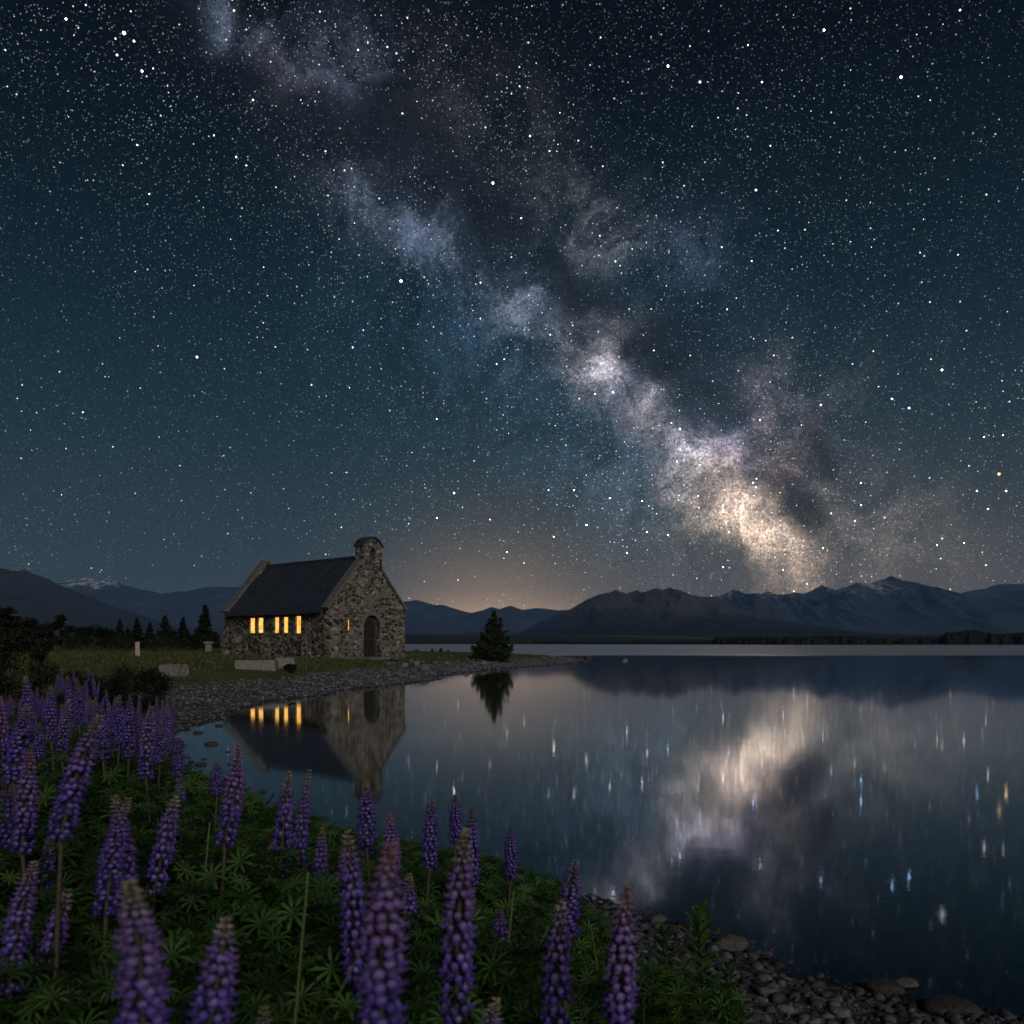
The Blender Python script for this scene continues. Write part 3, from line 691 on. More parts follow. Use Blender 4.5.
# ------------------------------------------------------------------ rocks
M_rock = tint_mat('grey_rock', .75, 6.0, .45, .35, bstr=.5)
def rock_mesh(seed, sub=3, flat=.6, tint=(.12, .115, .12)):
    V, Fc = ico(sub); r = np.random.default_rng(seed)
    dirs = r.normal(size=(9, 3)); dirs /= np.linalg.norm(dirs, axis=1)[:, None]; cut = r.uniform(.62, .95, 9)
    for dd, c_ in zip(dirs, cut):
        h_ = V @ dd; over = np.maximum(h_ - c_, 0); V = V - over[:, None] * dd * .85
    nn = fbm(V[:, 0] * 1.7 + seed, V[:, 1] * 1.7 + V[:, 2] * 1.3, 4, seed % 90)
    V = V * (1 + (nn - .5)[:, None] * .28); V[:, 2] *= flat; V[:, 1] *= r.uniform(.65, .95)
    n2 = fbm(V[:, 0] * 3 + 4, V[:, 1] * 3 + V[:, 2] * 2, 3, 5)
    col = np.array(tint)[None] * (.6 + .8 * n2[:, None])
    return arr_mesh('rock', V, Fc, col)
RM = [rock_mesh(s_, 3, f_, t_) for s_, f_, t_ in ((1, .6, (.13, .125, .13)), (2, .5, (.10, .095, .095)), (3, .7, (.16, .155, .16)), (4, .45, (.04, .038, .038)), (5, .62, (.2, .19, .18)), (6, .55, (.09, .08, .07)))]
G1 = 'dark stones lying in the shallows beside the gravel'
def boulder(px, py, wpx, k, label, group=None, sink=.3, rz=None, zs=1.0, mesh=None):
    p = hit(px, py); s = wpx * p.y / F / 2
    if p.z < 0.0 and sink is not None and sink > 0:  # in the water: sit on the bed, break the surface
        t = CAMH / ((py - HOR) / F); p = Vector(((px - 512) / F * t, t, 0)); s = wpx * t / F / 2; p.z = 0
    o = link('rock', mesh or RM[k], M_rock); o.location = (p.x, p.y, p.z + s * .5 * zs - s * sink + (.10 * s if group == G1 else 0))
    o.scale = (s, s, s * zs); o.rotation_euler = (0, 0, random.uniform(-.5, .5) if rz is None else rz)
    return tag(o, label, 'rock', group)
G1 = 'dark stones lying in the shallows beside the gravel'
for i, (x, y, w_, lb) in enumerate([(198, 733, 10, 'flat dark stone in the shallows, topmost of the scattered ones'), (211, 744.5, 13, 'broad dark oval stone in the shallows below the reflected church roof'), (228, 752, 5, 'small dark stone just right of the broad oval one in the bay'),
        (230, 764, 6, 'small dark stone in the bay, below the little one near the broad oval'), (201, 765, 12, 'widest dark stone in the cluster near the gravel point'), (191, 762, 7, 'small dark stone touching the gravel side of the cluster'),
        (204, 759.5, 6, 'small dark stone just above the widest one of the cluster'), (228, 779, 9, 'dark flat stone in the bay right behind the small lupin tip'), (229, 773, 5, 'tiny stone right above a dark flat stone in the bay'),
        (262, 792, 9, 'lone dark stone in open shallow water between two lupin spikes'), (190, 772, 5, 'tiny dark stone closest to the gravel point'), (310, 820, 15, 'long dark stone at the water edge behind the lupins'), (219, 726, 8, 'dark stone on the edge of the reflected church wall'), (186, 728, 9, 'dark stone where the gravel meets the bay')]):
    boulder(x, y, w_, 3, lb, G1, sink=.42, zs=.85)
G2 = 'rocks and boulders at the foreground water edge'
for i, (x, y, w_, k, lb, sk, zs) in enumerate([(731, 948, 34, 5, 'rounded grey boulder at the water edge beside the leafy plant', .25, 1), (752, 957, 14, 3, 'small dark round rock just right of the rounded grey boulder', .2, 1.2), (657, 922, 20, 1, 'dark rock half hidden behind the tallest right-hand lupin', .2, 1),
        (672, 933, 18, 3, 'dark jagged rock between the lupin and the leafy plant', .2, 1.1), (766, 980, 14, 4, 'pale oval stone lying among the pebbles', .3, .8), (767, 997, 22, 2, 'pale rounded stone, largest in the middle of the pebbles', .3, .9), (785, 1012, 20, 2, 'grey stone at the lower edge of the pebble bank', .3, .9),
        (884, 992, 38, 3, 'dark humped boulder at the tip of the pebble bank', .2, .9), (905, 985, 26, 1, 'dark boulder touching the water behind the humped one', .2, .8), (950, 1012, 58, 3, 'long dark boulder running into the water at the right', .3, .8), (818, 1003, 20, 0, 'round grey stone among pebbles left of the humped boulder', .3, .8),
        (840, 1015, 24, 2, 'flat grey stone at the bottom of the pebble bank', .3, .7), (795, 985, 16, 5, 'brownish stone near the middle of the pebble bank', .3, .8), (745, 1012, 16, 4, 'pale stone below the leafy plant', .3, .8)]):
    boulder(x, y, w_, k, lb, G2, sink=sk, zs=zs)
for (x, y, w_, lb) in [(656, 905, 15, 'pale stone under the clear water near the lupins'), (860, 953, 30, 'large pale stone lying under the water'), (850, 968, 14, 'small stone under the water next to a large pale one'), (982, 964, 16, 'faint stone deep under the water at the right')]:
    t = (CAMH + .04) / ((y - HOR) / F); o = link('rock', RM[4], M_rock); s = w_ * t / F / 2
    o.location = ((x - 512) / F * t, t, -s * .42 - .02); o.scale = (s, s, s * .6); tag(o, lb, 'rock', 'stones under the water')
    # bed stones rest on the shelving lake floor
    gz_ = float(ground(o.location.x, o.location.y)); 
    if gz_ < o.location.z - s * .3: o.location.z = max(gz_ + s * .25, -.25)
for (x, y, w_, k, lb) in [(580, 657.5, 7, 3, 'dark rock off the tip of the gravel spit, left of a pair'), (588, 657.5, 8, 3, 'dark rock off the tip of the gravel spit, right of a pair'), (625, 660, 6, 4, 'lone pale topped rock standing in the lake beyond the spit')]:
    t = CAMH / ((y + 1 - HOR) / F); s = w_ * t / F / 2; o = link('rock', RM[k], M_rock); o.location = ((x - 512) / F * t, t, s * .2); o.scale = (s, s * .8, s * 1.0); tag(o, lb, 'rock', 'rocks off the spit')
# rocks heaped right of the church
rr_ = random.Random(9)
near = ['under the church wall', 'beside the worn path', 'on the spit', 'by the water', 'in front of the grass', 'near the round bush']
sizes = ['small', 'flat', 'rounded', 'blocky', 'broad', 'low']; tones = ['grey', 'pale', 'dark', 'brownish']
for i in range(30):
    x = rr_.uniform(388, 500); y = 660 + rr_.uniform(0, 10) * (1 - (x - 388) / 240)
    w_ = rr_.uniform(3, 8)
    boulder(x, y, w_, rr_.randrange(6), '%s %s rock heaped on the shore between church and round bush' % (sizes[i % 6], tones[i // 6 % 4]), 'rocks heaped on the shore right of the church', sink=.25)
for i, (x, y, w_) in enumerate([(416, 667, 10), (404, 668, 9), (424, 672, 13), (395, 661, 9)]):
    boulder(x, y, w_, (2, 4, 0, 1)[i], ['pale block at the water edge below the church corner', 'squared stone below the church corner', 'largest grey block standing at the water right of the church', 'stone lying at the end of the church path'][i], 'rocks heaped on the shore right of the church', sink=.1, zs=1.2)

# worked stone blocks on the lawn
def block(px, py, wpx, hpx, dep, name, label, cat, rz=0.0, top=0.0, m=None, taper=.02, amt=.012):
    p = hit(px, py); w_ = wpx * p.y / F; h_ = hpx * p.y / F
    bm = bmesh.new(); box(bm, -w_ / 2, w_ / 2, 0, dep, -.15, h_, taper); rough_edges(bm, amt, 3)
    o = link(name, bm_mesh(name, bm), m or M_cope); o.location = p; o.rotation_euler = (0, 0, rz); tag(o, label, cat); return o
M_slab = solid_mat('weathered_slab', (.15, .14, .125), (.27, .25, .22), 5, .9, .6, .03)
block(255, 669.5, 40, 9, .8, 'stone_slab', 'long low weathered stone slab lying on the grass before the church', 'stone slab', .1, m=M_slab)
block(285, 668.5, 20, 10.5, .9, 'stone_block', 'squat stone block with a pale flat top beside the long slab', 'stone block', .25, m=M_slab, taper=.05)
block(167, 676, 22, 11, .8, 'stone_block', 'large squared stone block at the edge of the lawn near the gravel', 'stone block', -.25, m=M_slab, taper=.06, amt=.03)
block(137.5, 657, 4.2, 15, .22, 'marker_post', 'upright pale marker post standing alone on the open lawn', 'post', .5, m=solid_mat('pale_post', (.36, .27, .2), (.5, .4, .3), 6, .8), taper=.01)
# plinth stone with broader cap
p = hit(208, 651.5); s = p.y / F
pl = empty('stone_plinth', p); tag(pl, 'narrow waisted stone plinth on the lawn left of the church', 'plinth')
bm = bmesh.new(); box(bm, -3.2 * s, 3.2 * s, 0, 5 * s, -.2, 8 * s, .05); rough_edges(bm, .012, 2); link('shaft', bm_mesh('shaft', bm), M_slab, pl)
bm = bmesh.new(); box(bm, -4.3 * s, 4.3 * s, -.8 * s, 5.8 * s, 8 * s + .003, 9.8 * s, .02); rough_edges(bm, .01, 2); link('cap', bm_mesh('cap', bm), M_slab, pl)
boulder(226, 656, 9, 4, 'pale lump of stone at the foot of the church corner', sink=.1, zs=1.4)
for i, x in enumerate((240, 262, 281, 312)):
    boulder(x, 658.5 - i * .1, 5, (4, 0, 2, 4)[i], ['pale stone at the church wall below the left pair of windows', 'grey stone at the church wall below the middle windows', 'stone at the church wall below the single window', 'pale stone at the church wall near its corner'][i], 'stones along the foot of the church wall', sink=.15)

# ------------------------------------------------------------------ pebbles (beyond counting)
def pebbles():
    r = np.random.default_rng(5)
    P = []
    # near bank
    x = r.uniform(-3.4, 4.2, 60000); y = r.uniform(2.2, 13, 60000); P.append((x, y, 0))
    x = r.uniform(-14, 8, 230000); y = r.uniform(10, 85, 230000); P.append((x, y, 1))
    Vs, Fs, Cs, off = [], [], [], 0
    for (x, y, far) in P:
        z, s = ground(x, y, True)
        keep = (s > (-.7 if not far else -.6)) & (s < (1.9 if not far else 3.4)) & (r.random(len(x)) < np.clip(1.3 - s / (2.4 if not far else 3.3), 0, 1))
        ppx = 512 + F * x / y; keep &= (ppx > -30) & (ppx < 1060)
        x, y, z, s = x[keep], y[keep], z[keep], s[keep]
        n = min(len(x), 26000 if far else 9000); x, y, z, s = x[:n], y[:n], z[:n], s[:n]
        T, TF = ico(2 if not far else 1)
        sz = (.009 + .034 * r.random(n) ** 2.8) if not far else (.014 + .060 * r.random(n) ** 2.4) * np.clip(y / 22, .8, 1.8)
        if not far: sz = sz * np.where(x > .5, 1.2, .9)
        dd_ = r.normal(size=(12, 3)); dd_ /= np.linalg.norm(dd_, axis=1)[:, None]; T = T.copy()
        for q_ in dd_: h_ = T @ q_; T = T - (np.maximum(h_ - r.uniform(.55, .85), 0) * .9)[:, None] * q_
        rz = rotz(r.uniform(0, 6.3, n)); sc = np.zeros((n, 3, 3)); sc[:, 0, 0] = sz; sc[:, 1, 1] = sz * r.uniform(.6, .95, n); sc[:, 2, 2] = sz * r.uniform(.4, .7, n)
        M_ = rz @ rotx(r.uniform(-.6, .6, n)) @ sc @ rotz(r.uniform(0, 6.3, n)) @ rotx(r.uniform(0, 6.3, n))
        v = .35 + 1.3 * r.random(n) ** 1.5; warm_ = r.random(n)
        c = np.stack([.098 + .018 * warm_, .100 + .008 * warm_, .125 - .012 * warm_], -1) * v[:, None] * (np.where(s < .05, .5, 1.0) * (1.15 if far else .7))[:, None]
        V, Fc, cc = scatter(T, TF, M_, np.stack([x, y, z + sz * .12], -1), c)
        V = V + (fbm(V[:, 0] * 40, V[:, 1] * 40 + V[:, 2] * 40, 2, 3) - .5)[:, None] * .006
        Vs.append(V); Fs.append(Fc + off); Cs.append(cc); off += len(V)
    return arr_mesh('pebbles', np.vstack(Vs), np.vstack(Fs), np.vstack(Cs))
M_peb = tint_mat('pebble', .8, 25.0, .3, .3)
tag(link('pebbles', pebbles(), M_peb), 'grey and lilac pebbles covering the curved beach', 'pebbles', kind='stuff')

# ------------------------------------------------------------------ plants
M_leaf = tint_mat('leaf', .55, 6.0, .35, .3, trans=.25)
M_petal = tint_mat('petal', .65, 60.0, .25, .2, trans=.15)
M_bark = solid_mat('bark', (.05, .04, .03), (.09, .075, .055), 12, .9)

def tube(bm, pts, r0, r1, n=6):
    prev = None; m_ = len(pts)
    for i, p in enumerate(pts):
        p = Vector(p); q = Vector(pts[min(i + 1, m_ - 1)]) - Vector(pts[max(i - 1, 0)]); q.normalize()
        a_ = q.orthogonal().normalized(); b_ = q.cross(a_); rr = r0 + (r1 - r0) * i / (m_ - 1)
        cur = [bm.verts.new(p + (a_ * math.cos(k * 2 * math.pi / n) + b_ * math.sin(k * 2 * math.pi / n)) * rr) for k in range(n)]
        if prev:
            for k in range(n): bm.faces.new((prev[k], prev[(k + 1) % n], cur[(k + 1) % n], cur[k]))
        prev = cur

# palmate lupin leaf: nine folded leaflets
def leaf_template(n=9, L_=1.0, wd=.17):
    V, Fc = [], []
    for k in range(n):
        a_ = k * 2 * math.pi / n; ca, sa = math.cos(a_), math.sin(a_); k0 = len(V); ll = L_ * (1 if k else .8)
        for (t, w_, h_) in ((.02, .01, 0), (.35, wd * .8, .12), (.65, wd, .16), (.88, wd * .6, .12), (1.0, 0.01, .06)):
            for q in (-1, 0, 1):
                u_ = t * ll; v_ = q * w_ * .5; z_ = h_ * 1.1 + abs(q) * w_ * .28
                V.append((u_ * ca - v_ * sa, u_ * sa + v_ * ca, z_))
        for i in range(4):
            for q in range(2): b_ = k0 + i * 3 + q; Fc.append((b_, b_ + 1, b_ + 4, b_ + 3))
    return np.array(V), np.array(Fc)
LT, LF = leaf_template()
def leaf_cloud(P, size, tilt, r, cbase=(.034, .080, .021), var=.5):
    n = len(P); M_ = rotz(r.uniform(0, 6.3, n)) @ rotx(tilt) @ rotz(r.uniform(0, 6.3, n)) * size[:, None, None]
    v = 1 + var * (r.random(n) * 2 - 1); hue = r.random(n)
    c = np.stack([(cbase[0] + .022 * hue), cbase[1] + .018 * hue, cbase[2] + 0 * hue], -1) * v[:, None]
    return scatter(LT, LF, M_, P, c)

# lupin flower spike
def floret_template():
    V0, F0 = ico(1)
    keel = V0 * np.array((.95, .40, .36)); keel[:, 0] += .55; keel[:, 2] += -.10 + .22 * np.clip(keel[:, 0], 0, 2) ** 2 * .8     # upturned keel and wings
    ban = V0 * np.array((.26, .62, .62)); ban = ban @ np.array([[math.cos(.5), 0, math.sin(.5)], [0, 1, 0], [-math.sin(.5), 0, math.cos(.5)]]); ban += np.array((.45, 0, .55))
    part = np.concatenate([np.zeros(len(V0)), np.ones(len(V0))])
    return np.vstack([keel, ban]), np.vstack([F0, F0 + len(V0)]), part, np.vstack([V0, V0])
FT, FF, FP, FU = floret_template()
def spike_mesh(seed, Ls, Rs, pink, tipc):
    r = np.random.default_rng(seed); P, M1, cc = [], [], []
    bend = r.uniform(-.085, .085, 2); z = 0.0
    vio = np.array((.078, .046, .27)); pnk = np.array((.18, .10, .27)); tip = np.array(tipc) * 1.05; low = np.array((.05, .03, .19))
    wpat = FP * np.exp(-((FU[:, 1]) ** 2 * 3 + (FU[:, 2] - .2) ** 2 * 2)) ; wpat = wpat[:, None]
    i = 0
    while z < Ls:
        t = z / Ls
        env = (1 - max(0, (t - .50) / .50) ** 1.5 * .74) * min(1, .90 + t); rad = Rs * env
        fs = .0128 * (1.0 if t < .55 else 1.0 - ((t - .55) / .45) ** 1.1 * .58) * r.uniform(.92, 1.08)
        nf = 7 if t < .75 else 6; ph = r.uniform(0, 6.3); tw = r.uniform(-.3, .3, 2)
        for j in range(nf):
            if r.random() < .07 + .12 * (t < .25): continue
            a_ = ph + j * 2 * math.pi / nf + r.uniform(-.17, .17)
            up = -.10 + 1.5 * max(0, t - .5) + r.uniform(-.16, .22)
            if t < .10: up -= .5 * r.random()
            sz = fs * r.uniform(.86, 1.12); rr = max(.002, rad - sz * 1.35 * math.cos(up))
            bx, by = bend * (z ** 2) * 3
            P.append((bx + rr * math.cos(a_), by + rr * math.sin(a_), z + r.uniform(-.002, .002) + tw[0] * rr * math.cos(a_) * .3))
            Rm = rotz(np.array([a_]))[0] @ np.array([[math.cos(up), 0, -math.sin(up)], [0, 1, 0], [math.sin(up), 0, math.cos(up)]])
            flat = 1 - .35 * min(1, max(0, (t - .7) / .25))
            M1.append(Rm @ np.diag([sz, sz * flat, sz * flat]))
            f = min(1, max(0, (t - .50 + pink * .28) / .35)); f2 = min(1, max(0, (t - .78) / .18))
            c = vio * (1 - f) + (pnk * (.35 + .5 * pink) + vio * (.65 - .5 * pink)) * f
            c = c * (1 - f2) + tip * f2
            if t < .12: c = low
            c = c * r.uniform(.6, 1.4)
            cv = c[None] * np.where(FP[:, None] > .5, 1.12, .86)
            if t < .86: q = wpat * r.uniform(.1, .75) * (1 - f2); cv = cv * (1 - q) + np.array((.44, .37, .58))[None] * q
            cc.append(cv)
        z += .0172 * (1 - .50 * max(0, (t - .55) / .45)) * r.uniform(.92, 1.1); i += 1
    V, Fc, _ = scatter(FT, FF, np.array(M1), np.array(P), None)
    return arr_mesh('flower_spike', V, Fc, np.vstack(cc)), bend
def core_mesh(Ls, Rs, bend, c):
    bm = bmesh.new(); tube(bm, [(bend[0] * z ** 2 * 3, bend[1] * z ** 2 * 3, z) for z in np.linspace(-.02, Ls * .98, 8)], Rs * .17, Rs * .10, 7)
    me = bm_mesh('stalk', bm, True); return me
SP = []
for k, (pink, tipc, Ls) in enumerate([(0, (.30, .22, .16), .30), (.6, (.32, .24, .20), .34), (.2, (.22, .20, .10), .26), (1.0, (.36, .15, .20), .30), (.3, (.26, .22, .15), .38), (0, (.16, .10, .14), .28), (.8, (.34, .30, .16), .32), (.4, (.30, .25, .22), .24)]):
    me, bend = spike_mesh(40 + k, Ls, .030, pink, tipc); me.materials.append(M_petal); SP.append((me, Ls, bend))
M_stem = solid_mat('lupin_stem', (.05, .035, .03), (.075, .065, .035), 20, .6)
CORE = [core_mesh(L_, .03, b_, None) for _, L_, b_ in SP]
for c_ in CORE: c_.materials.append(M_stem)
def stem_mesh(h, seed):
    r = random.Random(seed); bm = bmesh.new(); k = r.uniform(-.03, .03)
    tube(bm, [(k * math.sin(t * 3), k * math.cos(t * 2) - k, -t * h) for t in np.linspace(0, 1, 7)], .0045, .008, 7); me = bm_mesh('stem', bm, True); me.materials.append(M_stem); return me
STEM = [stem_mesh(1.0, s_) for s_ in range(4)]
def leaves_mesh(seed):
    r = np.random.default_rng(seed); n = 15
    h_ = r.uniform(-.70, -.06, n); a_ = r.uniform(0, 6.3, n); rr = r.uniform(.05, .14, n)
    P = np.stack([rr * np.cos(a_), rr * np.sin(a_), h_ + rr * .4], -1)
    V, Fc, c = leaf_cloud(P, r.uniform(.035, .065, n), r.uniform(-.7, .7, n), r)
    vs, fs, cc = [V], [Fc], [c]; off = len(V)
    for k in range(n):                               # petioles as thin strips
        p0 = np.array((0, 0, h_[k] - .03)); p1 = P[k]; pm = (p0 + p1) / 2 + np.array((0, 0, .02)); sd_ = np.cross(p1 - p0, (0, 0, 1)); sd_ = sd_ / np.linalg.norm(sd_) * .0022
        q = np.array([p0 - sd_, p0 + sd_, pm - sd_, pm + sd_, p1 - sd_, p1 + sd_]); vs.append(q); fs.append(np.array([(0, 1, 3, 2), (2, 3, 5, 4)]) + off); cc.append(np.tile((.06, .09, .03), (6, 1))); off += 6
    me = arr_mesh('leaves', np.vstack(vs), np.vstack(fs), np.vstack(cc)); me.materials.append(M_leaf); return me
LEAVES = [leaves_mesh(s_) for s_ in range(5)]
GL = 'lupins flowering along the lake bank'
SPIKE_R = .030
def lupin(px, py, wpx, lenpx, k, label, group=GL, lean=0.0, top_frac=None, detail=True, name='lupin', Yd=None):
    """px,py: tip of the spike in the picture; wpx: its width there -> distance"""
    Yd = Yd or SPIKE_R * 2.15 * F / wpx
    x = (px - 512) / F * Yd; ztip = CAMH - (py - HOR) / F * Yd
    me, Ls, bend = SP[k]; s = wpx * Yd / F / (SPIKE_R * 2.15)
    ln = lenpx * Yd / F; sz = ln / Ls
    xb = x - lean * ln; gz_ = float(ground(xb, Yd)); zb = ztip - ln
    o = empty(name, (xb, Yd, gz_), 0); tag(o, label, 'lupin', group)
    top = zb - gz_
    sp = bpy.data.objects.new('flower_spike', me); COL.objects.link(sp); sp.parent = o; sp.location = (0, 0, top); sp.rotation_euler = (0, math.atan(lean), random.uniform(-3, 3)); sp.scale = (s, s, sz)
    # keep rotation of the lean in world x: spin is applied first
    sp.rotation_mode = 'XYZ'
    spin = random.uniform(0, 6.28); Mx = Matrix.Rotation(math.atan(lean), 4, 'Y') @ Matrix.Rotation(spin, 4, 'Z') @ Matrix.Diagonal((s, s, sz, 1))
    sp.matrix_local = Matrix.Translation((0, 0, top)) @ Mx
    if detail:
        co_ = bpy.data.objects.new('stalk', CORE[k]); COL.objects.link(co_); co_.parent = sp
        st = bpy.data.objects.new('stem', random.choice(STEM)); COL.objects.link(st); st.parent = o; st.location = (0, 0, top); st.scale = (s, s, max(.1, top))
        lv = bpy.data.objects.new('leaves', random.choice(LEAVES)); COL.objects.link(lv); lv.parent = o; lv.location = (0, 0, top - .02); lv.rotation_euler = (0, 0, random.uniform(0, 6.28)); q = min(1.1, max(.4, top / .7)); lv.scale = (q, q, q)
    return o
# tip x, tip y, width px, length px, variant, lean, label
LUP = [(58, 792, 24, 90, 2, .06, 'greenish lupin between the leaning one and the touching pair'), (205, 840, 22, 80, 5, -.05, 'dark lupin in the gap right of the grey tipped leaning one'), (46, 836, 26, 90, 0, .1, 'violet lupin below the pink tipped pair at the left'), (268, 838, 20, 80, 3, .05, 'faded pink lupin left of the tall pair before the reflected church'),
       (410, 872, 26, 90, 0, .04, 'small violet lupin wedged between the two big central ones'), (500, 905, 24, 85, 5, -.05, 'dark violet lupin right of the tall central one, low in the leaves'), (190, 930, 30, 110, 0, .08, 'violet lupin between the two blurred ones at the lower left'), (84, 711, 33, 125, 1, .18, 'tall violet lupin with a pale tip leaning right, left of the dark shrub bank'), (23, 704, 26, 78, 0, .12, 'violet lupin near the left edge below the small far lupins'), (32, 750, 28, 100, 3, .10, 'dark violet lupin with a pink pointed tip near the left edge'),
       (8, 777, 24, 85, 5, .05, 'thin violet lupin cut by the left edge'), (17, 861, 34, 128, 1, .05, 'broad blurred lupin with pinkish tip low on the left edge'), (69, 887, 32, 115, 7, .28, 'grey tipped lupin leaning right in the lower left'),
       (150, 874, 62, 200, 6, .04, 'largest lupin in the lower left with a yellow green tip'), (112, 798, 31, 115, 4, .05, 'left one of a touching pair of blue violet lupins'), (129, 795, 30, 118, 1, .03, 'right one of a touching pair of blue violet lupins'),
       (174, 793, 27, 98, 7, .20, 'lupin with a long grey tip leaning right beside the touching pair'), (182, 771, 15, 60, 0, .02, 'slim faded lupin behind the grey tipped leaning one'), (234, 917, 52, 150, 7, .22, 'blurred dull lupin with a flat grey tip at the bottom'),
       (247, 743, 26, 100, 3, .22, 'slender lupin with pink tip leaning over the reflected church roof'), (217, 762, 15, 32, 0, 0, 'small lupin tip standing against the bay'), (285, 770, 24, 130, 0, .05, 'left of two tall lupins before the reflected church'),
       (299, 771, 20, 128, 4, .02, 'right of two tall lupins before the reflected church'), (178, 737, 15, 38, 5, 0, 'small lupin standing before the gravel point'), (103, 700, 19, 58, 1, 0, 'pinkish lupin with pale tip left of the gravel'),
       (129, 698, 17, 58, 5, 0, 'dark lupin among the group before the gravel'), (119, 695, 14, 55, 0, 0, 'slim violet lupin between two before the gravel'), (146, 706, 20, 72, 3, 0, 'pink violet lupin overlapping the gravel'), (160, 722, 14, 40, 2, 0, 'pale small lupin on the gravel edge'),
       (367, 781, 23, 72, 0, 0, 'upright lupin under the reflected bell cote'), (395, 811, 24, 78, 3, .06, 'lupin with a bright pink top right of the reflected bell cote'), (430, 797, 20, 70, 0, 0, 'slim violet lupin alone against the lake, left of three'), (456, 794, 17, 48, 5, 0, 'dark tipped lupin right behind the tall central one'),
       (472, 808, 20, 75, 5, 0, 'dark red tipped lupin right of the tall central one'), (511, 825, 16, 52, 5, 0, 'smallest lupin standing alone against open water'), (567, 857, 27, 78, 1, -.03, 'lupin with brownish tip at the water side'), (556, 901, 37, 140, 7, 0, 'lupin with a long grey cone tip at the bottom centre right'),
       (453, 827, 42, 190, 6, -.02, 'tall central lupin with a pale bud tip'), (377, 846, 60, 200, 3, -.02, 'large blurred lupin with a pink brown tip at the bottom centre'), (354, 829, 34, 170, 0, -.02, 'violet lupin tucked left of the large blurred one'), (320, 829, 22, 82, 2, 0, 'lupin with greyish green top behind the green stalk'),
       (343, 843, 24, 110, 5, 0, 'dark violet lupin between the green stalk and the large blurred one'), (619, 888, 42, 170, 3, 0, 'rightmost large lupin with pink top beside the pebbles'), (8, 996, 34, 120, 1, 0, 'pinkish lupin tip at the bottom left corner'), (430, 960, 22, 90, 2, 0, 'dull short lupin low between the two big central ones'),
       (51, 687, 15, 52, 2, 0, 'small lupin with yellow tip among the far left group'), (62, 700, 15, 60, 6, 0, 'pale tipped lupin low in the far left group'), (28, 676, 13, 45, 7, 0, 'grey tipped small lupin near the dark shrub'), (39, 722, 15, 50, 5, 0, 'dull lupin between two violet ones on the left'), (3, 690, 18, 80, 3, 0, 'pinkish lupin half cut by the left edge'),
       (79, 678, 12, 45, 1, 0, 'slim pink lupin in the far group right of the dark shrub'), (70, 676, 11, 42, 0, 0, 'slim violet lupin in the far group right of the dark shrub'), (478, 1000, 40, 120, 6, 0, 'pinkish blurred spike rising from the bottom edge'), (262, 1010, 40, 120, 2, 0, 'blurred dark lupin cut by the bottom edge')]
for (x, y, w_, l_, k, ln, lb) in LUP: lupin(x, y, w_, l_, k, lb, lean=ln)
rr_ = random.Random(31)
tone = {0: 'violet', 1: 'pink violet', 2: 'greenish', 3: 'pink topped', 4: 'tall blue violet', 5: 'dark', 6: 'yellow tipped', 7: 'grey tipped'}
n_ = 0
while n_ < 85:                                       # the hazy far drift of lupins on the left
    px = rr_.uniform(-20, 172); Yd = rr_.uniform(4.6, 15)
    topy = HOR + 28 + (15 - Yd) * 3.6 + rr_.uniform(-4, 10)
    if px > 100 and Yd > 9: continue
    if px < 55 and Yd > 11: continue
    if px > 60 and topy < 665: topy = 665 + rr_.uniform(0, 6)
    s = float(lake_sd((px - 512) / F * Yd, Yd))
    if s < .9: continue
    k = rr_.randrange(8); w_ = SPIKE_R * 2.15 * F / Yd * rr_.uniform(.68, .98)
    ztip = CAMH - (topy - HOR) / F * Yd; gz_ = float(ground((px - 512) / F * Yd, Yd))
    if ztip - gz_ > 1.15: topy += (ztip - gz_ - 1.1) * F / Yd
    if ztip - gz_ < .6: continue
    lupin(px, topy, w_, w_ * rr_.uniform(3.4, 4.8), k, '%s lupin in the crowded far drift at the left bank' % tone[k], 'lupins crowded in the far drift on the left bank', lean=rr_.uniform(-.08, .08), Yd=Yd, detail=Yd < 11)
    n_ += 1

# ground foliage below the lupins
def foliage():
    r = np.random.default_rng(8); N_ = 90000
    Yd = .75 + 11.5 * r.random(N_) ** 1.7; px = r.uniform(-160, 760, N_); x = (px - 512) / F * Yd
    z, s = ground(x, Yd, True)
    n1 = fbm(x * 1.1 + 5, Yd * 1.1, 3, 12)
    lim = np.where(px > 560, .62, .55)
    keep = (s > .55 + (n1 - .5) * 1.0 + np.where(px > 600, .55 + (px - 600) / 260, 0)) & (px < 740)
    # leave the gravel side clear
    x, Yd, z, s, n1, px = [q[keep] for q in (x, Yd, z, s, n1, px)]
    hmax = (.20 + .60 * np.clip((s - .7) / 3.0, 0, 1)) * (.65 + .7 * n1) * np.where(px > 560, .62, 1.0) * (1 + .42 * np.clip((230 - px) / 120, 0, 1) * np.clip((Yd - 2.4) / 1.5, 0, 1) * np.clip((9 - Yd) / 3, 0, 1))
    hh = hmax * r.random(len(x)) ** .55
    near_ok = np.where(Yd < 1.5, hh < .46, hh < .30 + .22 * Yd); x, Yd, z, hh = [q[near_ok] for q in (x, Yd, z, hh)]
    n = min(len(x), 44000); P = np.stack([x, Yd, z + hh], -1)[:n]
    return leaf_cloud(P, r.uniform(.022, .054, n), r.uniform(-1.0, 1.0, n), r, cbase=(.031, .084, .020), var=.8)
V, Fc, c = foliage(); me = arr_mesh('lupin_foliage', V, Fc, c); tag(link('lupin_foliage', me, M_leaf), 'dense green palmate leaves filling the bank under the lupins', 'foliage', kind='stuff')
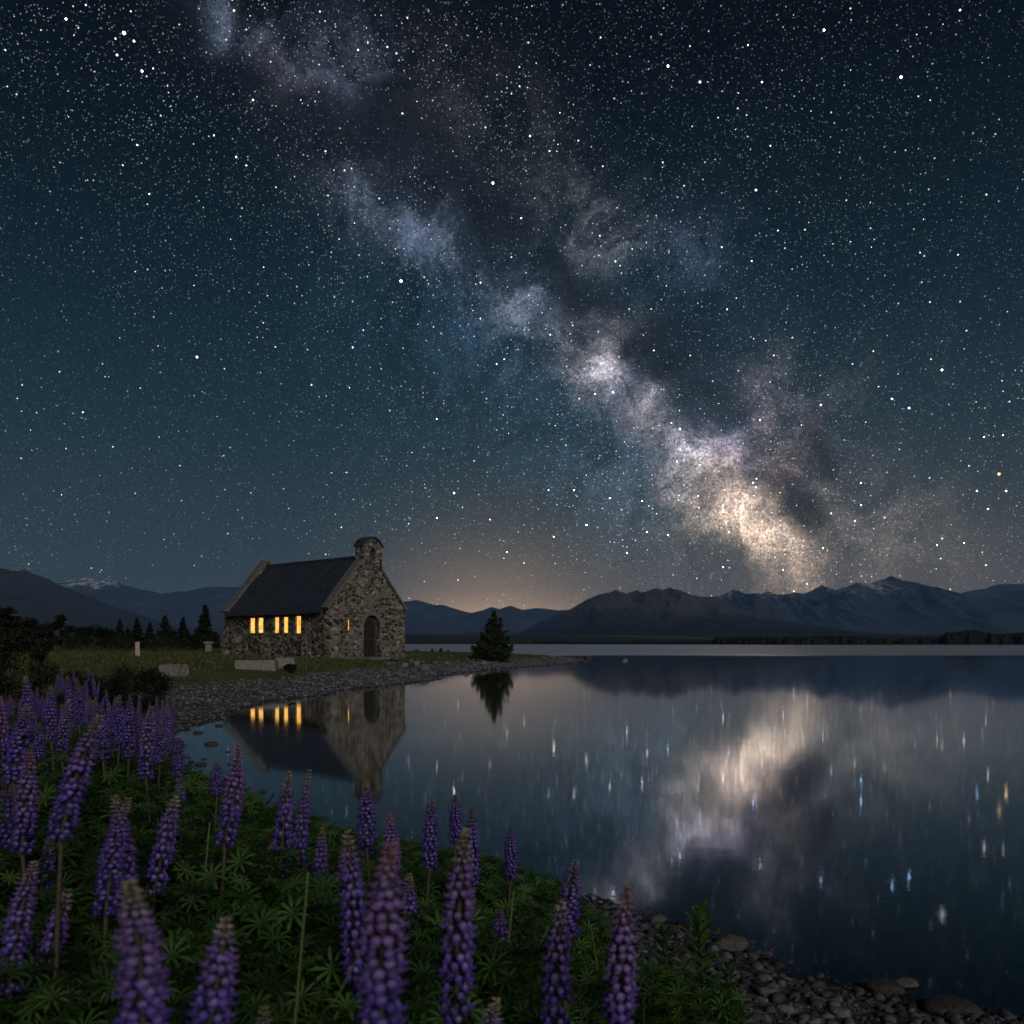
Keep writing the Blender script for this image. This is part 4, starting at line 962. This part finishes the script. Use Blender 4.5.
# grass blades
def grass(n, fx, hgt, wd, seed, c0, spread=.35):
    r = np.random.default_rng(seed); x, y, z, k = fx(r, n); n = len(x)
    a_ = r.uniform(0, 6.3, n); L_ = hgt * r.uniform(.5, 1.2, n) * k; b_ = r.uniform(.05, spread, n) * L_
    dx_, dy_ = np.cos(a_), np.sin(a_); px_, py_ = -dy_ * wd * k, dx_ * wd * k
    V = []
    for t, w_ in ((0, 1), (.45, .8), (.8, .5), (1.0, .06)):
        cx, cy, czz = x + dx_ * b_ * t ** 2, y + dy_ * b_ * t ** 2, z + L_ * (t - .25 * t * t * (b_ / L_) * 2)
        V.append(np.stack([cx - px_ * w_, cy - py_ * w_, czz], -1)); V.append(np.stack([cx + px_ * w_, cy + py_ * w_, czz], -1))
    V = np.stack(V, 1).reshape(-1, 3)
    Fq = (np.array([(0, 1, 3, 2), (2, 3, 5, 4), (4, 5, 7, 6)])[None] + (np.arange(n) * 8)[:, None, None]).reshape(-1, 4)
    v = r.uniform(.5, 1.5, n); h_ = r.random(n)
    c = np.repeat(np.stack([c0[0] + .03 * h_, c0[1] + .015 * h_, c0[2] + 0 * h_], -1) * v[:, None], 8, 0)
    return V, Fq, c
def near_fx(r, n):
    Yd = .8 + 8 * r.random(n) ** 1.5; px = r.uniform(-120, 800, n); x = (px - 512) / F * Yd; z, s = ground(x, Yd, True)
    k = (s > 1.5 + 1.2 * r.random(n)) & (px < 560 + 200 * r.random(n)) & (fbm(x * 1.6, Yd * 1.6, 3, 44) > .42); return x[k], Yd[k], z[k], np.ones(k.sum())
def lawn_fx(r, n):
    Yd = 9 + 60 * r.random(n) ** 1.1; px = r.uniform(-20, 520, n); x = (px - 512) / F * Yd; z, s = ground(x, Yd, True)
    k = (s > 1.2 + 3 * r.random(n)) & (fbm(x * .5, Yd * .5, 3, 45) > .40); k &= ~((x > -30) & (np.abs((x - CH[0]) * Fd[0] + (Yd - CH[1]) * Fd[1] - 3) < 4) & (np.abs((x - CH[0]) * Ld[0] + (Yd - CH[1]) * Ld[1] - 6) < 6.5))
    return x[k], Yd[k], z[k], np.clip(Yd[k] / 20, .8, 2.4)
ga = grass(14000, near_fx, .46, .0035, 3, (.035, .062, .018)); gb = grass(42000, lawn_fx, .085, .008, 4, (.10, .108, .040), .8)
V = np.vstack([ga[0], gb[0]]); Fc = np.vstack([ga[1], gb[1] + len(ga[0])]); c = np.vstack([ga[2], gb[2]])
tag(link('grass', arr_mesh('grass', V, Fc, c), M_leaf), 'short lawn grass and long blades along the bank', 'grass', kind='stuff')

# leafy bush crowns / conifers
def leaf_faces(P, size, r, cbase, var=.5, asp=.5):
    n = len(P); T = np.array([(-.5, 0, 0), (0, -asp / 2, .08), (.5, 0, 0), (0, asp / 2, .08)]); TF = np.array([(0, 1, 2, 3)])
    M_ = rotz(r.uniform(0, 6.3, n)) @ rotx(r.uniform(-1.3, 1.3, n)) @ rotz(r.uniform(0, 6.3, n)) * (size * r.uniform(.6, 1.3, n))[:, None, None]
    v = 1 + var * (r.random(n) * 2 - 1); c = np.array(cbase)[None] * v[:, None]; return scatter(T, TF, M_, P, c)
def bushy(name, loc, h, w_, seed, label, cat, group=None, n=4500, col=(.035, .045, .02), leaf=.05, trunk=True, flat=1.0, top_out=.35, kids=('trunk', 'crown')):
    r = np.random.default_rng(seed); o = empty(name, loc); tag(o, label, cat, group)
    nc = 22; cl = []
    for k in range(nc):
        a_ = r.uniform(0, 6.3); t = r.random(); zz = h * (.18 + .72 * t); rr = w_ / 2 * math.sqrt(max(.05, 1 - abs(t * 1.25 - .42) ** 1.6)) * r.uniform(.2, .8)
        cl.append((rr * math.cos(a_), rr * math.sin(a_), zz, w_ * r.uniform(.12, .24), r.uniform(.65, 1.35)))
    P, cc = [], []
    for (cx, cy, czz, cr, tone_) in cl:
        m_ = n // nc; dd = r.normal(size=(m_, 3)); dd /= np.linalg.norm(dd, axis=1)[:, None]; rad = cr * r.random(m_) ** .4 * r.uniform(.7, 1.25, m_)
        q = dd * rad[:, None]; q[:, 2] *= .85; P.append(q + np.array((cx, cy, czz))); cc.append(np.full(m_, tone_))
    P = np.vstack(P); P[:, 2] = np.maximum(P[:, 2], .03); cc = np.concatenate(cc)
    V, Fc, c = leaf_faces(P, leaf, r, col); c = c * np.repeat(cc, 4)[:, None]
    link(kids[1], arr_mesh('crown', V, Fc, c, smooth=False), M_leaf, o)
    bm = bmesh.new(); tube(bm, [(0, 0, -.2), (.02 * h, .01, h * .3), (0, 0, h * .6)], .035 * h, .012 * h, 7)
    for cx, cy, czz, cr, _ in cl[:14]: tube(bm, [(0.01, 0, h * .12), (cx * .5, cy * .5, czz * .6), (cx, cy, czz)], .014 * h, .004 * h, 5)
    link(kids[0], bm_mesh('trunk', bm, True), M_bark, o)
    return o
def conifer(name, loc, h, w_, seed, label, group=None, col=(.022, .030, .014), nb=None, seg=9, leaf=None, irregular=.25, leaders=()):
    r = np.random.default_rng(seed); o = empty(name, loc); tag(o, label, 'tree', group)
    P, bm = [], bmesh.new(); tube(bm, [(0, 0, -.2), (0.01, 0, h * .5), (0, 0, h * .97)], .03 * h, .004 * h, 7)
    nb = nb or 90
    for k in range(nb):
        t = (k + r.random()) / nb; zz = h * (.05 + .93 * t); L_ = w_ / 2 * (1 - t) ** .95 * r.uniform(1 - irregular * 1.6, 1 + irregular) + .02 * h
        a_ = r.uniform(0, 6.3); rise = r.uniform(.05, .45) * L_ + .04 * h * t
        e = np.array((L_ * math.cos(a_), L_ * math.sin(a_), rise))
        tube(bm, [(0, 0, zz), (e[0] * .5, e[1] * .5, zz + rise * .3), (e[0], e[1], zz + rise)], .006 * h, .002 * h, 4)
        m_ = int(seg * 6 * (.35 + (1 - t)))
        tt = r.random(m_) ** .6; side = r.normal(size=(m_, 3)) * (.042 * h * (.25 + .85 * (1 - t)) * (.4 + .8 * (1 - tt)))[:, None]; side[:, 2] *= .55
        P.append(np.array((0, 0, zz)) + e[None] * tt[:, None] + np.stack([0 * tt, 0 * tt, -.15 * rise * tt], -1) + side)
    for (lx, ly, lh) in leaders:
        tube(bm, [(0, 0, h * .05), (lx * .7, ly * .7, h * lh * .4), (lx, ly, h * lh)], .012 * h, .003 * h, 5)
        for k in range(26):
            t = r.random(); m_ = 60; q = r.normal(size=(m_, 3)) * np.array((.062, .062, .05)) * h * (1.12 - t); P.append(q + np.array((lx * (.5 + .5 * t), ly, h * lh * (.25 + .75 * t))))
    P = np.vstack(P); P[:, 2] = np.maximum(P[:, 2], .04); V, Fc, c = leaf_faces(P, leaf or .035 * h, r, col, .55, .35)
    link('crown', arr_mesh('crown', V, Fc, c, smooth=False), M_leaf, o); link('trunk', bm_mesh('trunk', bm, True), M_bark, o); return o
# the round-shouldered conifer bush on the spit
p = hit(494, 661.5)
conifer('bushy_conifer', p, (661.5 - 611) * p.y / F, 32 * p.y / F, 3, 'single dark bushy conifer on the grassy spit right of the church', col=(.040, .056, .020), nb=150, seg=9, leaf=.2, irregular=.7, leaders=[(-.55, .2, .74), (.5, -.2, .86), (1.05, .2, .50), (-1.25, 0, .40), (-.95, .5, .55), (1.35, -.1, .32), (-1.6, .1, .30)])
# treeline left of the church
GT = 'trees along the meadow edge left of the church'
TR = [(205, 606, 19, 100, 'c', 'tall slim dark conifer nearest the church, left of its rear corner'), (183, 618, 13, 108, 'c', 'pointed conifer left of the tall slim one'), (165, 616, 17, 112, 'c', 'broad pointed conifer in the middle of the treeline'), (150, 623, 12, 118, 'c', 'small conifer between the broad pointed one and the marker post'),
      (137, 619, 15, 112, 'c', 'dark conifer right behind the marker post'), (120, 620, 12, 116, 'c', 'narrow conifer left of the marker post'), (109, 626, 22, 112, 'b', 'low rounded tree left of the narrow conifer'), (93, 624, 24, 110, 'b', 'rounded tree in the middle left of the treeline'), (78, 625, 20, 104, 'b', 'rounded tree beside the darker taller one'),
      (62, 614, 22, 96, 'b', 'taller dark round tree above the left lupins'), (45, 623, 24, 92, 'b', 'low dark tree behind the big shrub'), (28, 619, 26, 88, 'b', 'dark spreading tree above the big shrub'), (4, 603, 34, 70, 'b', 'tall dark tree cut by the left edge'), (-30, 596, 50, 62, 'b', 'tree outside the left edge'), (195, 634, 16, 96, 'b', 'low shrubby tree under the tall slim conifer'), (173, 630, 16, 118, 'b', 'low tree between two pointed conifers'),
      (128, 628, 14, 120, 'c', 'small conifer just left of the marker post'), (216, 632, 12, 104, 'b', 'low shrub tree touching the church corner')]
for i, (x, ty, wp, Yd, kd, lb) in enumerate(TR):
    p = at(x, Yd); h_ = (HOR - ty) * Yd / F + CAMH - p.z; w_ = wp * Yd / F
    if kd == 'c': conifer('conifer_tree', p, h_, w_ * 1.25, 50 + i, lb, GT, nb=110, seg=8, leaf=.085 * h_)
    else: bushy('round_tree', p, h_, w_ * 1.1, 50 + i, lb, 'tree', GT, n=2600, col=(.024, .030, .014), leaf=.085 * h_)
GH = 'low bushes along the far edge of the lawn'
for i in range(16):
    x = 62 + i * 9.6 + random.uniform(-3, 3); Yd = 92 + random.uniform(-3, 8); p = at(x, Yd)
    bushy('bush', p, random.uniform(.9, 1.6), random.uniform(1.6, 2.6), 90 + i, 'low scrubby bush in the row under the treeline', 'bush', GH, n=700, col=(.035, .036, .018), leaf=.16, kids=('stem', 'foliage'))
for i, (x, hp, Yd, lb) in enumerate([(416, 6, 96, 'wide low bush on the far lawn edge just right of the church'), (432, 6, 95, 'small dark bush on the far lawn edge, middle of three'), (441, 7, 94, 'small upright bush on the far lawn edge, farthest from the church'), (448, 3, 93, 'tiny low bush at the end of the far lawn edge')]):
    p = at(x, Yd); bushy('bush', p, hp * Yd / F, (9 if i == 0 else 4) * Yd / F, 130 + i, lb, 'bush', 'bushes on the far edge of the spit', n=600, col=(.022, .022, .016), leaf=.1, kids=('stem', 'foliage'))
# shrubs near the lupins
for i, (x, ty, wp, Yd, lb, cl_) in enumerate([(8, 628, 75, 14, 'big dark rounded shrub filling the left edge above the lupins', (.026, .034, .014)), (42, 634, 44, 16.5, 'dark rounded shrub right of the big one', (.028, .036, .016)), (-70, 622, 90, 12, 'dark shrub beyond the left edge', (.02, .026, .012)),
        (118, 668, 62, 17.5, 'low spreading dark shrub between lupins and lawn', (.02, .026, .013)), (152, 669, 50, 19.5, 'low dark leafy shrub bordering the gravel', (.018, .026, .012)), (82, 664, 50, 16.5, 'low brownish shrub behind the far lupins', (.03, .028, .022)), (290, 664.5, 13, 36, 'small dark shrub in front of the stone slab', (.022, .028, .012))]):
    p = at(x, Yd); h_ = (HOR - ty) * Yd / F + CAMH - p.z; w_ = wp * Yd / F
    bushy('shrub', p, h_, w_, 200 + i, lb, 'shrub', 'dark shrubs around the lawn', n=6500, col=cl_, leaf=.055 if i < 6 else .09, kids=('stem', 'foliage'))

# broad-leaved plant beside the pebbles and a few tall bare stalks
def lance_plant(px, py, label, h_, seed, n=16, c0=(.05, .085, .02)):
    p = hit(px, py); r = random.Random(seed); o = empty('leafy_plant', p); tag(o, label, 'plant')
    bm = bmesh.new(); tube(bm, [(0, 0, -.03), (.01, 0, h_ * .5), (-.01, 0, h_ * .92)], .006, .003, 6)
    link('stem', bm_mesh('stem', bm, True), M_stem, o)
    V, Fc, cc = [], [], []
    for k in range(n):
        t = k / n; a_ = k * 2.4; zz = h_ * (.25 + .7 * t); L_ = .16 * (1 - .4 * t) * r.uniform(.8, 1.2) * h_ / .4; k0 = len(V); up = .5 + .6 * t
        ca, sa = math.cos(a_), math.sin(a_)
        for (s, w_, dr_) in ((0, .003, 0), (.3, .013, 0), (.6, .019, -.01), (.85, .012, -.03), (1, .001, -.08)):
            for q in (-1, 0, 1):
                u_ = s * L_ * math.cos(up); v_ = q * w_ * h_ / .4; z_ = zz + s * L_ * math.sin(up) + dr_ * L_ * 4 + abs(q) * .004
                V.append((u_ * ca - v_ * sa, u_ * sa + v_ * ca, z_)); cc.append(c0)
        for i in range(4):
            for q in range(2): b_ = k0 + i * 3 + q; Fc.append((b_, b_ + 1, b_ + 4, b_ + 3))
    link('leaves', arr_mesh('leaves', np.array(V), np.array(Fc), np.array(cc)), M_leaf, o)
lance_plant(700, 1010, 'bright green broad leaved plant standing beside the pebble bank', .42, 1, 30, (.085, .16, .035))
lance_plant(664, 1000, 'green broad leaved plant between the rightmost lupin and its taller neighbour', .32, 2, 24, (.06, .13, .03))
lance_plant(728, 1022, 'low green plant at the foot of the pebble bank', .24, 3, 22, (.06, .12, .03))
def stalk(px, py, Yd, top, label, seed):
    x = (px - 512) / F * Yd; gz_ = float(ground(x, Yd)); zt = CAMH - (top - HOR) / F * Yd; h_ = zt - gz_; r = random.Random(seed); bm = bmesh.new()
    tube(bm, [(-.05, 0, -.02), (-.04, 0, h_ * .35), (-.012, 0, h_ * .7), (.012, 0, h_)], .0035, .0018, 6)
    for k in range(3): s = r.choice((-1, 1)); zz = h_ * (.45 + .14 * k); tube(bm, [(-.01, 0, zz), (s * .05, .02, zz + .05), (s * .09, .02, zz + .13)], .0025, .0012, 5)
    o = link('bare_stalk', bm_mesh('stalk', bm, True), M_stalk); o.location = (x, Yd, gz_); tag(o, label, 'stalk')
M_stalk = solid_mat('green_stalk', (.10, .13, .04), (.15, .17, .06), 20, .6)
stalk(300, 0, 1.3, 872, 'tall bare yellow green stalk left of the large blurred lupin', 1)
stalk(205, 0, 2.2, 822, 'thin pale stalk rising between lupins in the left foliage', 2)
stalk(508, 0, 1.9, 892, 'thin bent green stalk below the small lupin by open water', 3)
